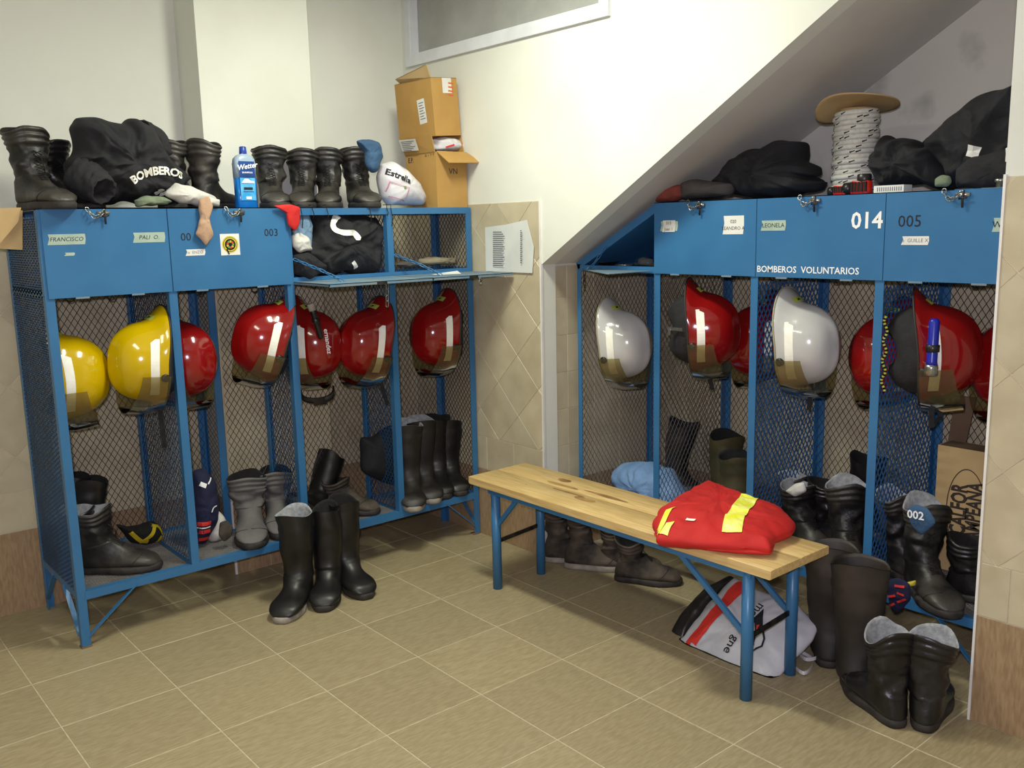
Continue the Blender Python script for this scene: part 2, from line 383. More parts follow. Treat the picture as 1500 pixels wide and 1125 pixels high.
# ------------------------------------------------------------------ text and decals
_tc = {}
def text_geo(s, size=1., bold=0., align='CENTER', shear=0.):
    k = (s, bold, align, shear)
    if k not in _tc:
        c = bpy.data.curves.new('t', 'FONT'); c.body = s; c.align_x = align; c.align_y = 'CENTER'; c.size = 1; c.offset = bold; c.shear = shear; c.resolution_u = 2
        o = bpy.data.objects.new('t', c); col.objects.link(o); bpy.context.view_layer.update()
        me = bpy.data.meshes.new_from_object(o.evaluated_get(bpy.context.evaluated_depsgraph_get()))
        _tc[k] = ([(v.co.x, v.co.y) for v in me.vertices], [tuple(p.vertices) for p in me.polygons])
        bpy.data.objects.remove(o); bpy.data.curves.remove(c); bpy.data.meshes.remove(me)
    v, f = _tc[k]
    return [(x*size, y*size) for x, y in v], f
def rect_geo(x0, y0, x1, y1, nx=1, ny=1):
    v = [(x0+(x1-x0)*i/nx, y0+(y1-y0)*j/ny) for j in range(ny+1) for i in range(nx+1)]
    f = [(j*(nx+1)+i, j*(nx+1)+i+1, (j+1)*(nx+1)+i+1, (j+1)*(nx+1)+i) for j in range(ny) for i in range(nx)]
    return v, f
def decal(mb, geo, O, U, V, m=0, lift=.001, bvh=None, xf=None):
    """lay flat geometry on the plane O,U,V, or project it along -UxV on to a surface"""
    O = Vector(O); U = Vector(U).normalized(); V = Vector(V).normalized(); n = U.cross(V)
    vs = []; last = 0; miss = set()
    for x, y in geo[0]:
        if xf: x, y = xf(x, y)
        p = O+U*x+V*y
        if bvh:
            h, nn, i, d = bvh.ray_cast(p+n*.6, -n)
            if h is not None and abs((h-p).dot(n)) < .35: last = (h-p).dot(n)
            else: miss.add(len(vs))
            p = p+n*last
        vs.append(p+n*lift)
    mb.add(vs, [f for f in geo[1] if not any(i in miss for i in f)] if miss and len(miss) < len(vs) else geo[1], m); return mb
def bvh_of(o): return BVHTree.FromPolygons([v.co.copy() for v in o.data.vertices], [tuple(p.vertices) for p in o.data.polygons])

# ------------------------------------------------------------------ expanded metal
def strand_panel(O, U, V, lu, lv, cw, ch, inside=None, wd=.0026, th=.0022):
    """diamond mesh sheet; cw/ch = cell size along U/V"""
    O = Vector(O); U = Vector(U); V = Vector(V); n = U.cross(V).normalized(); mb = MB()
    nu = int(lu/cw)+1; nv = int(lv/ch)+1
    hw, hh = cw/2, ch/2
    for j in range(nv*2):
        for i in range(nu+1):
            for s in (-1, 1):
                x0 = i*cw+(hw if j % 2 else 0); y0 = j*hh
                x1 = x0+s*hw; y1 = y0+hh
                if min(x0, x1) < -1e-6 or max(x0, x1) > lu+1e-6 or y1 > lv+1e-6: continue
                if inside and not (inside(x0, y0) and inside(x1, y1)): continue
                a = O+U*x0+V*y0; b = O+U*x1+V*y1; d = (b-a).normalized(); q = d.cross(n)*wd/2; t = n*th/2
                mb.add([a-q-t, a+q-t, a+q*.4+t, b-q-t, b+q-t, b+q*.4+t], [(0, 1, 4, 3), (1, 2, 5, 4), (2, 0, 3, 5)])
    return mb

def chain(pts, link=.016, r=.0014, w=.0055):
    mb = MB(); P_ = [Vector(p) for p in pts]; L = [0]
    for a, b in zip(P_, P_[1:]): L.append(L[-1]+(b-a).length)
    def at(s):
        for i in range(len(P_)-1):
            if s <= L[i+1] or i == len(P_)-2:
                t = (s-L[i])/max(1e-6, L[i+1]-L[i]); return P_[i].lerp(P_[i+1], t), (P_[i+1]-P_[i]).normalized()
    n = max(1, int(L[-1]/(link*.72)))
    for k in range(n):
        c, d = at(min(L[-1], (k+.5)*L[-1]/n)); u = d.cross(Vector((.3, .5, .1))).normalized(); v = d.cross(u)
        q = (u+v).normalized() if k % 2 else (u-v).normalized()
        ring = [c+d*(link/2-w)*(1 if math.cos(a) > 0 else -1)+d*math.cos(a)*w+q*math.sin(a)*w for a in [2*PI*i/10 for i in range(10)]]
        mb.tube(ring+[ring[0]], r, 5, cap=False)
    return mb

# ------------------------------------------------------------------ locker racks
def sheet_label(door, x, z, w_, h_, lines, m_paper, y=-.0075, size=.02, slant=0, torn=.004, ink='ink', rot=0):
    """a paper or tape label with handwriting stuck on a door face (door face normal is local -y)"""
    mb = MB(); c, s_ = math.cos(rot), math.sin(rot)
    pts = [(-w_/2, -h_/2), (w_/2-torn, -h_/2), (w_/2, 0), (w_/2-torn*.3, h_/2), (-w_/2+torn, h_/2), (-w_/2+torn*2, .1*h_)]
    mb.prism([(x+a*c-b*s_, y, z+a*s_+b*c) for a, b in pts][::-1], (0, -.0006, 0), 0)
    for i, t in enumerate(lines):
        if not t: continue
        zz = (len(lines)-1)*.5-i
        decal(mb, text_geo(t, size, 0, 'CENTER', slant), (x-s_*zz*size*1.35, y-.0007, z+zz*size*1.35), (c, 0, s_), (-s_, 0, c), 1, .0004)
    return mb.build('name_label', [M[m_paper], M[ink]], door)
def door_text(door, s, x, z, size, m, bold=0, y=-.0075):
    return decal(MB(), text_geo(s, size, bold), (x, y, z), (1, 0, 0), (0, 0, 1), 0, .0004).build('lettering', m, door)
def hasp(door, x, z):
    mb = MB(); y = -.012
    mb.box((x+.004, y-.004, z-.008), (x+.05, y+.004, z+.004), 0)
    mb.tube([(x+.03, y-.006, z-.045), (x+.03, y-.008, z-.01), (x+.032, y-.006, z+.012)], .004, 8, 1)
    mb.tube([(x+.018, y-.01, z-.016), (x+.045, y-.01, z-.012)], .003, 6, 1)
    o = mb.build('hasp', [M['steel'], M['dsteel']], door, True)
    c = chain([(x+.03, y-.008, z+.008), (x+.01, y-.012, z-.012), (x-.012, y-.012, z-.018), (x-.03, y-.01, z+.002), (x-.035, y-.004, z+.018)], .02, .0022, .007)
    c.build('hasp_chain', M['steel'], door, True)
def angle_post(x, y, z0, z1, sx=1, sy=1, w_=.034, t=.004):
    return MB().prism([(x, y, z0), (x+sx*w_, y, z0), (x+sx*w_, y+sy*t, z0), (x+sx*t, y+sy*t, z0), (x+sx*t, y+sy*w_, z0), (x, y+sy*w_, z0)][::sx*sy], (0, 0, z1-z0))
def hook(x, y, z):
    pts = [(x, y, z), (x, y, z-.03)]+[(x+.016-.016*math.cos(a), y, z-.03-.016*math.sin(a)) for a in [PI*k/6 for k in range(1, 7)]]+[(x+.033, y, z-.018)]
    return MB().tube(pts, .0028, 7)
CW, CHH = .0285, .044

# ---- left rack
LX = .90
lr = thing('locker_rack', 'blue steel locker rack with four bays along the back wall, at the left', 'locker rack', (LX, 3.81, 0))
xs = [0, .486, 1.017, 1.555, 2.05]; ZT, ZM, ZS = 1.749, 1.425, .235
DD = .555; DS = .315
dep = [DD, DD, DS, DS, DS]
for i, x in enumerate(xs):
    z0 = 0 if i in (0, 4) else ZS-.03
    xx = x if i == 0 else (x-.034 if i == 4 else x-.017)
    sx = 1
    if i == 4: angle_post(x, 0, z0, ZT, -1, 1).build('post', M['blue'], lr)
    else: angle_post(xx, 0, z0, ZT, 1, 1).build('post', M['blue'], lr)
    if i == 4: angle_post(x, dep[i], z0, ZT, -1, -1).build('rear_post', M['blue'], lr)
    else: angle_post(xx, dep[i], z0, ZT, 1, -1).build('rear_post', M['blue'], lr)
FX = 1.69-LX
angle_post(FX, DD, ZS, ZT, -1, -1).build('rear_post', M['blue'], lr)
angle_post(FX, DS+.002, ZS, ZT, -1, 1).build('rear_post', M['blue'], lr)
for x in (.008, 2.02): MB().box((x-.012, -.004, 0), (x+.03, .034, .006)).build('foot_plate', M['rust'], lr)
MB().box((.03, -.0012, ZS-.034), (2.02, .0045, ZS)).box((.03, .0045, ZS-.004), (2.02, .0335, ZS-.0005)).build('bottom_rail', M['blue'], lr)
MB().box((.03, -.0012, ZT-.03), (2.02, .0045, ZT+.0006)).build('top_rail', M['blue'], lr)
MB().box((1.03, -.0012, ZM-.012), (2.02, .0045, ZM+.018)).build('middle_rail', M['blue'], lr)
for y0, x0, x1 in ((DD, .03, FX), (DS, FX, 2.02)):
    for z in (ZS-.02, ZM-.01, ZT-.03): MB().box((x0, y0-.004, z), (x1, y0, z+.028)).build('rear_rail', M['blue'], lr)
for x, d in zip(xs, dep):
    xx = x-.004 if x else 0.002
    for z in (ZS-.03, ZM-.01): MB().box((xx, .03, z), (xx+.004, d-.03, z+.03)).build('side_rail', M['blue'], lr)
# braces
def brace(a, b): MB().bar(a, b, .02, .004).build('brace', M['blue'], lr)
brace((.03, .004, .045), (.235, .004, ZS-.02)); brace((2.02, .004, .045), (1.83, .004, ZS-.02))
brace((.004, .03, .05), (.004, .2, ZS-.02)); brace((.004, DD-.03, .05), (.004, DD-.2, ZS-.02)); brace((2.045, .03, .05), (2.045, .2, ZS-.02))
# sheets
MB().box((0, .004, ZT-.003), (2.05, DS, ZT)).box((0, DS, ZT-.003), (FX, DD, ZT)).build('top_sheet', M['blue'], lr)
MB().box((0, .005, ZM-.002), (2.05, DS-.005, ZM)).box((0, DS-.005, ZM-.002), (FX, DD-.005, ZM)).build('compartment_shelf', M['blue_dusty'], lr)
# mesh panels
strand_panel((.01, DD-.006, ZS), (1, 0, 0), (0, 0, 1), FX-.02, ZM-ZS, CW, CHH).build('rear_mesh', M['grey_mesh'], lr)
strand_panel((FX+.01, DS-.006, ZS), (1, 0, 0), (0, 0, 1), 2.03-FX, ZT-ZS-.01, CW, CHH).build('rear_mesh', M['grey_mesh'], lr)
strand_panel((FX-.004, DS+.01, ZS), (0, 1, 0), (0, 0, 1), DD-DS-.02, ZM-ZS, .044, .0285).build('return_mesh', M['blue_mesh'], lr)
strand_panel((.004, .008, ZS), (0, 1, 0), (0, 0, 1), DD-.01, ZT-ZS-.02, .044, .0185, wd=.0078, th=.004).build('end_mesh', M['blue_mesh'], lr)
for i, d in ((1, DD), (2, DS), (3, DS), (4, DS)):
    strand_panel((xs[i]-.006, .008, ZS), (0, 1, 0), (0, 0, 1), d-.01, (ZT if i > 1 else ZM)-ZS-.02, .0285, .036, wd=.0048).build('divider_mesh', M['blue_mesh'] if i < 4 else M['grey_mesh'], lr)
for x0, x1, d in ((.03, .47, DD), (.5, 1.0, DS), (1.03, 1.54, DS), (1.57, 2.02, DS)):
    strand_panel((x0, .03, ZS-.001), (1, 0, 0), (0, 1, 0), x1-x0, d-.04, .024, .018, wd=.005, th=.003).build('bottom_mesh', M['leather_grey'], lr)
strand_panel((.5, DS, ZS-.001), (1, 0, 0), (0, 1, 0), FX-.5, DD-DS-.02, .024, .018, wd=.005, th=.003).build('bottom_mesh', M['leather_grey'], lr)
for x, y in ((.3, .25), (.15, .3), (.66, .2), (.9, .16), (1.2, .16), (1.42, .16), (1.78, .16)): hook(x, y, ZM).build('hook', M['dsteel'], lr, True)
def door_box(x0, x1, parent, z0=ZM-.01, z1=ZT+.004):
    o = MB().box((x0, -.007, z0), (x1, -.004, z1)).box((x0, -.007, z1-.003), (x1, .012, z1)).build('door', M['blue'], parent)
    for hx in (x0+.12, x1-.14):
        MB().box((hx-.025, -.0095, z0-.006), (hx+.025, -.0072, z0+.001)).build('hinge', M['blue_dusty'], o)
    return o
d1 = door_box(.012, .483, lr); d2 = door_box(.487, 1.018, lr)
sheet_label(d1, .065+.03, ZT-.112, .138, .040, ['FRANCISCO'], 'masking', size=.022, slant=.2)
sheet_label(d1, .055+.045, ZT-.168, .04, .012, [], 'masking')
sheet_label(d1, .405, ZT-.112, .130, .040, ['PALI  O.'], 'masking', size=.023, slant=.2)
hasp(d1, .21, ZT-.012)
hasp(d2, .765, ZT-.012)
door_text(d2, '00', .555, ZT-.115, .045, M['ink'])
door_text(d2, '003', .935, ZT-.105, .045, M['ink'], 0)
sheet_label(d2, .59, ZT-.178, .085, .026, ['o  ENZO'], 'paper_label', size=.017, ink='ink_grey')
mb = MB().box((.70, -.009, ZT-.195), (.785, -.0075, ZT-.105), 0)
cx, cz = .7425, ZT-.15
for r_, m_, l_ in ((.036, 1, .0002), (.031, 2, .0006), (.029, 1, .001), (.024, 3, .0014)):
    decal(mb, ([(r_*math.cos(2*PI*k/20), r_*math.sin(2*PI*k/20)) for k in range(20)], [tuple(range(20))]), (cx, -.009, cz), (1, 0, 0), (0, 0, 1), m_, l_)
for k in range(9):
    a = 2*PI*k/9; decal(mb, rect_geo(-.004, -.004, .005, .004), (cx+.012*math.cos(a), -.009, cz+.012*math.sin(a)), (math.cos(a), 0, math.sin(a)), (-math.sin(a), 0, math.cos(a)), (4, 5, 1)[k % 3], .002)
decal(mb, rect_geo(-.003, -.012, .003, .012), (cx-.012, -.009, cz-.03), (1, 0, .4), (-.4, 0, 1), 3, .0018)
mb.build('crest_sticker', [M['paper_label'], M['yellow_ink'], M['ink'], M['pure_black'], M['green_ink'], M['red_ink']], d2)
# the two doors hanging open
for x0, x1 in ((1.028, 1.56), (1.566, 2.045)):
    o = MB().box((x0, -.33, ZM-.004), (x1, -.006, ZM-.001)).box((x0, -.33, ZM-.014), (x1, -.327, ZM-.001)).box((x0, -.33, ZM-.012), (x0+.003, -.006, ZM-.001)).build('open_door', M['blue_dusty'], lr)
    hx = (x0+x1)/2
    MB().box((hx-.03, -.334, ZM-.016), (hx+.02, -.327, ZM-.003)).build('hasp', M['dsteel'], o)
    chain([(x0+.012, .0, ZM+.1), (x0+.08, -.12, ZM+.05), (x0+.14, -.2, ZM+.002)], .03, .0025, .006).build('stay_chain', M['blue'], o, True)
chain([(1.335, -.3, ZM-.015), (1.335, -.29, ZM-.12)], .03, .0022, .0075).build('hanging_chain', M['steel'], lr, True)
chain([(1.84, -.33, ZM-.012), (1.835, -.335, ZM-.05)], .03, .0022, .0075).build('hanging_chain', M['steel'], lr, True)

# ---- right rack (local x runs towards the camera along -Y, local y into the recess)
RX0, RY0 = 3.168, 3.255
rr = thing('locker_rack', 'blue steel locker rack under the stair slope, first bay cut off slantwise', 'locker rack', (RX0, RY0, 0), -PI/2)
rxs = [0, .512, 1.028, 1.563, 2.05]; RT, RM, RS = 1.735, 1.440, .258; RD = .535
angle_post(0, 0, 0, RM+.02, 1, 1, .026).build('post', M['blue'], rr)
angle_post(0, RD, 0, RM+.02, 1, -1, .026).build('rear_post', M['blue'], rr)
for i, x in enumerate(rxs[1:]):
    last = i == 3; z0 = 0 if last else RS-.03; s_ = -1 if last else 1; xx = x if last else x-.017
    angle_post(xx, 0, z0, RT, s_, 1).build('post', M['blue'], rr)
    angle_post(xx, RD, z0, RT, s_, -1).build('rear_post', M['blue'], rr)
MB().box((.03, -.0012, RS-.034), (2.02, .0045, RS)).box((.03, .0045, RS-.004), (2.02, .0335, RS-.0005)).build('bottom_rail', M['blue'], rr)
MB().box((.02, -.0012, RM-.014), (.5, .0045, RM+.016)).build('middle_rail', M['blue'], rr)
MB().bar((.0, .01, RM+.01), (.5, .01, RT-.02), .02, .035).build('sloping_rail', M['blue'], rr)
MB().bar((.0, RD-.01, RM+.01), (.5, RD-.01, RT-.02), .02, .03).build('sloping_rail', M['blue'], rr)
for z in (RS-.02, RM-.01): MB().box((.02, RD-.004, z), (2.02, RD, z+.028)).build('rear_rail', M['blue'], rr)
for x in rxs:
    for z in (RS-.03, RM-.01): MB().box((max(0, x-.004), .03, z), (max(.004, x), RD-.03, z+.03)).build('side_rail', M['blue'], rr)
MB().box((.5, .004, RT-.003), (2.05, RD, RT)).build('top_sheet', M['blue'], rr)
MB().prism([(0, .005, RM+.008), (.5, .005, RT-.02), (.5, RD-.005, RT-.02), (0, RD-.005, RM+.008)], (0, 0, -.002)).build('sloping_sheet', M['blue'], rr)
MB().prism([(.02, RD-.008, RM), (.5, RD-.008, RM), (.5, RD-.008, RT-.03)], (0, .002, 0)).build('compartment_back', M['blue'], rr)
MB().box((.492, .005, RM), (.495, RD-.005, RT)).build('compartment_side', M['blue'], rr)
MB().box((0, .005, RM-.002), (2.05, RD-.005, RM)).build('compartment_shelf', M['blue_dusty'], rr)
strand_panel((.01, RD-.006, RS), (1, 0, 0), (0, 0, 1), 2.03, RM-RS, CW, CHH).build('rear_mesh', M['grey_mesh'], rr)
strand_panel((.004, .008, RS), (0, 1, 0), (0, 0, 1), RD-.01, RM-RS-.02, .0285, .044, wd=.0022).build('end_mesh', M['grey_mesh'], rr)
for i in (1, 2, 3):
    strand_panel((rxs[i]-.006, .008, RS), (0, 1, 0), (0, 0, 1), RD-.01, RM-RS-.02, .0285, .044, wd=(.0028, .0072, .0072)[i-1]).build('divider_mesh', M['grey_mesh'] if i < 2 else M['blue_mesh'], rr)
for i in range(4):
    strand_panel((rxs[i]+.03, .03, RS-.001), (1, 0, 0), (0, 1, 0), rxs[i+1]-rxs[i]-.05, RD-.04, .024, .018, wd=.005, th=.003).build('bottom_mesh', M['leather_grey'], rr)
MB().bar((2.02, .004, .045), (1.83, .004, RS-.02), .02, .004).build('brace', M['blue'], rr)
for x, y in ((.3, .25), (.72, .25), (.93, .25), (1.23, .25), (1.5, .25), (1.78, .25)): hook(x, y, RM).build('hook', M['dsteel'], rr, True)
e1 = door_box(.50, 1.035, rr, RM-.012, RT+.004); e2 = door_box(1.038, 1.576, rr, RM-.012, RT+.004); e3 = door_box(1.579, 2.055, rr, RM-.012, RT+.004)
sheet_label(e1, .585, RT-.1, .10, .042, [], 'masking', size=.02)
sheet_label(e1, .585, RT-.1, .075, .05, ['013', 'Juan 1'], 'paper_label', y=-.009, size=.019)
sheet_label(e1, .925, RT-.1, .105, .075, ['020', 'LEANDRO A'], 'paper_label', size=.02)
hasp(e1, .73, RT-.012); hasp(e2, 1.27, RT-.012); hasp(e3, 1.82, RT-.012)
sheet_label(e2, 1.115, RT-.105, .115, .04, ['LEONELA'], 'masking', size=.024)
door_text(e2, '014', 1.508, RT-.095, .082, M['white_ink'], .02)
door_text(e2, 'BOMBEROS  VOLUNTARIOS', 1.265, RM+.018, .0355, M['white_ink'], .012)
door_text(e3, '005', 1.668, RT-.1, .058, M['ink'], 0)
sheet_label(e3, 1.69, RT-.165, .10, .03, ['o  GUILLE X'], 'paper_label', size=.018, ink='ink_grey')
sheet_label(e3, 1.995, RT-.115, .10, .045, ['WALTE'], 'masking', size=.03)
MB().prism([(.03, -.008, RM-.004), (.488, -.008, RM-.004), (.488, -.29, RM-.004)], (0, 0, .003)).build('open_door', M['blue_dusty'], rr)
chain([(.2, .0, RM+.11), (.17, -.05, RM+.03), (.16, -.09, RM)], .03, .0022, .006).build('stay_chain', M['blue'], rr, True)
chain([(.1, -.05, RM-.005), (.1, -.05, RM-.1)], .03, .002, .006).build('hanging_chain', M['dsteel'], rr, True)

# ------------------------------------------------------------------ bench
BX0, BX1, BY0, BY1, BZ = 2.49, 2.84, 1.66, 3.31-.02, .515
bench = thing('bench', 'pine plank bench on four blue steel tube legs in the middle of the room', 'bench', ((BX0+BX1)/2, (BY0+BY1)/2, 0))
hx, hy = (BX1-BX0)/2, (BY1-BY0)/2
for a, b in ((-hx, -.001), (.001, hx)):
    e = .004
    rings = []
    for y in (-hy, -hy+e, hy-e, hy):
        k = e if abs(y) == hy else 0
        rings.append([Vector((x_, y, z_)) for x_, z_ in ((a+k, BZ-.035+k), (b-k, BZ-.035+k), (b, BZ-.035+e), (b, BZ-e), (b-e-k, BZ-k*.5), (a+e+k, BZ-k*.5), (a, BZ-e), (a, BZ-.035+e))])
    flush_autosmooth(MB().loft(rings).build('seat_plank', M['wood'], bench), 30)
for sx in (-1, 1):
    for sy in (-1, 1):
        x = sx*.135; y = sy*.67 if sy > 0 else -.70
        MB().tube([(x, y, 0), (x, y, BZ-.036)], .0215, 18).build('leg', M['blue'], bench, True)
    MB().box((sx*.14-.015, -.72, BZ-.062), (sx*.14+.015, .70, BZ-.036)).build('side_rail', M['blue'], bench)
    MB().bar((sx*.135, -.68, BZ-.27), (sx*.135, -.40, BZ-.06), .012, .02).build('brace', M['blue'], bench)
    MB().bar((sx*.135, .65, BZ-.2), (sx*.135, .52, BZ-.06), .012, .02).build('brace', M['blue'], bench)
for y in (-.70, .67):
    MB().box((-.13, y-.015, BZ-.06), (.13, y+.015, BZ-.036)).build('end_rail', M['blue'], bench)
    MB().bar((-.135, y, BZ-.29), (.135, y, BZ-.27), .008, .018).build('cross_bar', M['dsteel'], bench)
mb = MB()
for x, y in ((-.08, .52), (.1, .6), (-.02, .5)): mb.lathe([(.004, BZ), (.0035, BZ+.001), (.001, BZ+.0016)], 10, 0, (x, y, 0), False)
mb.build('screw_head', M['steel'], bench, True)
random.seed(3)
for k, (x, y, l_, w_) in enumerate(((0.03, .40, .20, .014), (-.05, .18, .12, .02), (.045, .15, .26, .012), (.09, .45, .08, .02), (-.03, .30, .2, .009))):
    pts = [(x+w_*math.sin(a)*(1+.5*noise.noise((a, k, 0))), y+l_/2*math.cos(a)) for a in [2*PI*i/24 for i in range(24)]]
    decal(MB(), (pts, [tuple(range(24))[::-1]]), (0, 0, BZ), (1, 0, 0), (0, 1, 0), 0, .0004+.0001*k).build('wood_stain', M['stain'] if 'stain' in M else M.setdefault('stain', mat('wood_stain', '7d5a34', .6, 'b08a52', 14)), bench)

# ------------------------------------------------------------------ cloth heaps and other soft things
def fold(p, s, f): 
    q = Vector(p)*f+Vector((s*3.1, s*1.7, s*.9))
    wv = noise.noise_vector(q*.7)*.8
    a = 1-abs(noise.noise(q+wv))*2.2
    b = 1-abs(noise.noise(q*2.3+wv*1.5+Vector((5, 1, 2))))*2
    c = 1-abs(noise.noise(q*5.1+wv*2))*2
    d = noise.voronoi(q*1.1+wv*.6)[0]
    return a*.45+b*.3+c*.12-min(d[1]-d[0], .5)*1.1+.25
def smooth_poly(pts, n):
    """resample a closed outline, rounded a little"""
    P_ = [Vector(p) for p in pts]; m_ = len(P_); out = []
    L = [(P_[(i+1) % m_]-P_[i]).length for i in range(m_)]; T_ = sum(L)
    for k in range(n):
        s = T_*k/n; i = 0
        while s > L[i] and i < m_-1: s -= L[i]; i += 1
        out.append(P_[i].lerp(P_[(i+1) % m_], s/L[i]))
    for _ in range(1 if n > 45 else 2):
        out = [(out[i-1]+out[i]*2+out[(i+1) % n])/4 for i in range(n)]
    return out
def lump(outline, O, U, V, depth, seed=0, amp=.02, freq=7, n=80, nr=14, one_sided=False, pw=2.2, skew=0):
    """soft solid: outline (u,v) in plane O,U,V, inflated along the normal; folds come from ridged noise"""
    O = Vector(O); U = Vector(U).normalized(); V = Vector(V).normalized(); N_ = U.cross(V)
    pl = smooth_poly([(a, b) for a, b in outline], n)
    c = sum(pl, Vector((0, 0)))/n
    mb = MB(); rings = []
    ts = [math.sin(PI/2*k/nr) for k in range(nr+1)]
    for side in (1, -1):
        rg = []
        for k in range(nr+1):
            t = ts[nr-k] if side == 1 else ts[k]
            if side == -1 and k == nr: pass
            h_ = depth/2*(max(0, 1-t**pw))**.5
            row = []
            for q in pl:
                a = c.lerp(q, max(t, .02)); P_ = O+U*a.x+V*a.y
                d_ = fold(P_, seed, freq)*amp*min(1, (1-t)*3+.25)
                hh = h_*(1+.0*skew)+d_ if side == 1 else -(h_+d_*.5)
                if one_sided and side == -1: hh = -.002*(1-t)
                inpl = noise.noise_vector(P_*freq*1.6+Vector((seed, 0, 0)))*amp*.7*t
                row.append(P_+N_*hh+U*inpl.x+V*inpl.y)
            rg.append(row)
        rings += rg if side == -1 else rg[::-1]
    # front (centre to edge), then back (edge to centre)
    front = rings[:nr+1][::-1] if False else rings[:nr+1]
    order = front+rings[nr+1:][::-1]
    return order
def soft(name, m, px, plane, depth, label=None, cat=None, parent=None, seed=0, amp=.02, freq=7, group=None, n=80, nr=14, one_sided=False, U=None, V=None, zmin=None, back=0, pw=2.2, root=None):
    """outline from the photo's silhouette laid in a real plane at the thing's own distance, then given depth"""
    if isinstance(plane, dict) and 'Y' in plane: P0 = Vector((0, plane['Y'], 0)); U_, V_ = Vector((1, 0, 0)), Vector((0, 0, 1))
    elif isinstance(plane, dict) and 'X' in plane: P0 = Vector((plane['X'], 0, 0)); U_, V_ = Vector((0, -1, 0)), Vector((0, 0, 1))
    elif isinstance(plane, dict) and 'Z' in plane: P0 = Vector((0, 0, plane['Z'])); U_, V_ = Vector((1, 0, 0)), Vector((0, 1, 0))
    else: P0, U_, V_ = [Vector(a) for a in plane]; U_.normalize(); V_ = (V_-U_*V_.dot(U_)).normalized()
    N_ = U_.cross(V_)
    pts = [on(a, b, P=P0, N=N_) for a, b in px]
    uv_ = [((p-P0).dot(U_), (p-P0).dot(V_)) for p in pts]
    s2 = sum(uv_[i][0]*uv_[(i+1) % len(uv_)][1]-uv_[(i+1) % len(uv_)][0]*uv_[i][1] for i in range(len(uv_)))
    if s2 < 0: uv_ = uv_[::-1]
    rings = lump(uv_, P0-N_*back, U_, V_, depth, seed, amp, freq, n, nr, one_sided, pw)
    zs = min(v.z for r_ in rings for v in r_)
    cen = sum((v for v in rings[nr]), Vector())/n
    base = Vector((cen.x, cen.y, zmin if zmin is not None else zs))
    if zmin is not None:
        for r_ in rings:
            for v in r_:
                if v.z < zmin+.001: v.z = zmin+.001
    if root is None and parent is None:
        loc = base
    else:
        loc = Vector((0, 0, 0)) if root is None else root
    for r_ in rings:
        for v in r_: v -= loc
    mb = MB().loft(rings, 0, True, True)
    o = mb.build(name, m, parent, True)
    if parent is None: o.location = loc
    if label: tag(o, label, cat, group)
    return o, loc
def world_ray_decal(o, geo, P0, U_, V_, name, m, parent=None, lift=.002, xf=None):
    """project flat artwork on to mesh o (its own local space = world - o.location)"""
    b = bvh_of(o); L_ = o.location if o.parent is None else Vector((0, 0, 0))
    mb = decal(MB(), geo, Vector(P0)-L_, U_, V_, 0, lift, b, xf)
    return mb.build(name, m, parent or o)

# ------------------------------------------------------------------ boots
def cr(keys, sub=4):
    out = []; n = len(keys)
    for i in range(n-1):
        p0 = keys[max(0, i-1)]; p1 = keys[i]; p2 = keys[i+1]; p3 = keys[min(n-1, i+2)]
        for k in range(sub):
            t = k/sub
            out.append(tuple(.5*((2*b)+(-a+c)*t+(2*a-5*b+4*c-d)*t*t+(-a+3*b-3*c+d)*t*t*t) for a, b, c, d in zip(p0, p1, p2, p3)))
    out.append(keys[-1]); return out
LEATH = [(.002,.275,.128,.270,.060),(.006,.24,.125,.238,.056),(.012,.19,.122,.195,.051),(.016,.14,.124,.155,.047),(.008,.095,.138,.128,.044),(-.004,.05,.158,.112,.042),
         (.0,.022,.176,.100,.043),(.06,.018,.196,.088,.045),(.12,.018,.215,.079,.049),(.17,.018,.238,.073,.052),(.22,.018,.260,.066,.051),(.262,.018,.282,.054,.044),(.288,.02,.298,.036,.028),(.298,.024,.302,.028,.010)]
RUBB = [(.0,.385,.145,.375,.066),(.002,.33,.14,.33,.063),(.006,.27,.134,.27,.059),(.012,.2,.126,.2,.054),(.016,.145,.124,.155,.049),(.008,.095,.136,.126,.045),(-.004,.05,.155,.108,.043),
        (.0,.022,.172,.096,.043),(.06,.016,.194,.086,.045),(.12,.016,.215,.079,.049),(.17,.016,.238,.074,.052),(.22,.016,.260,.067,.051),(.262,.016,.282,.055,.044),(.288,.018,.298,.036,.028),(.298,.022,.302,.028,.010)]
boot_n = 0
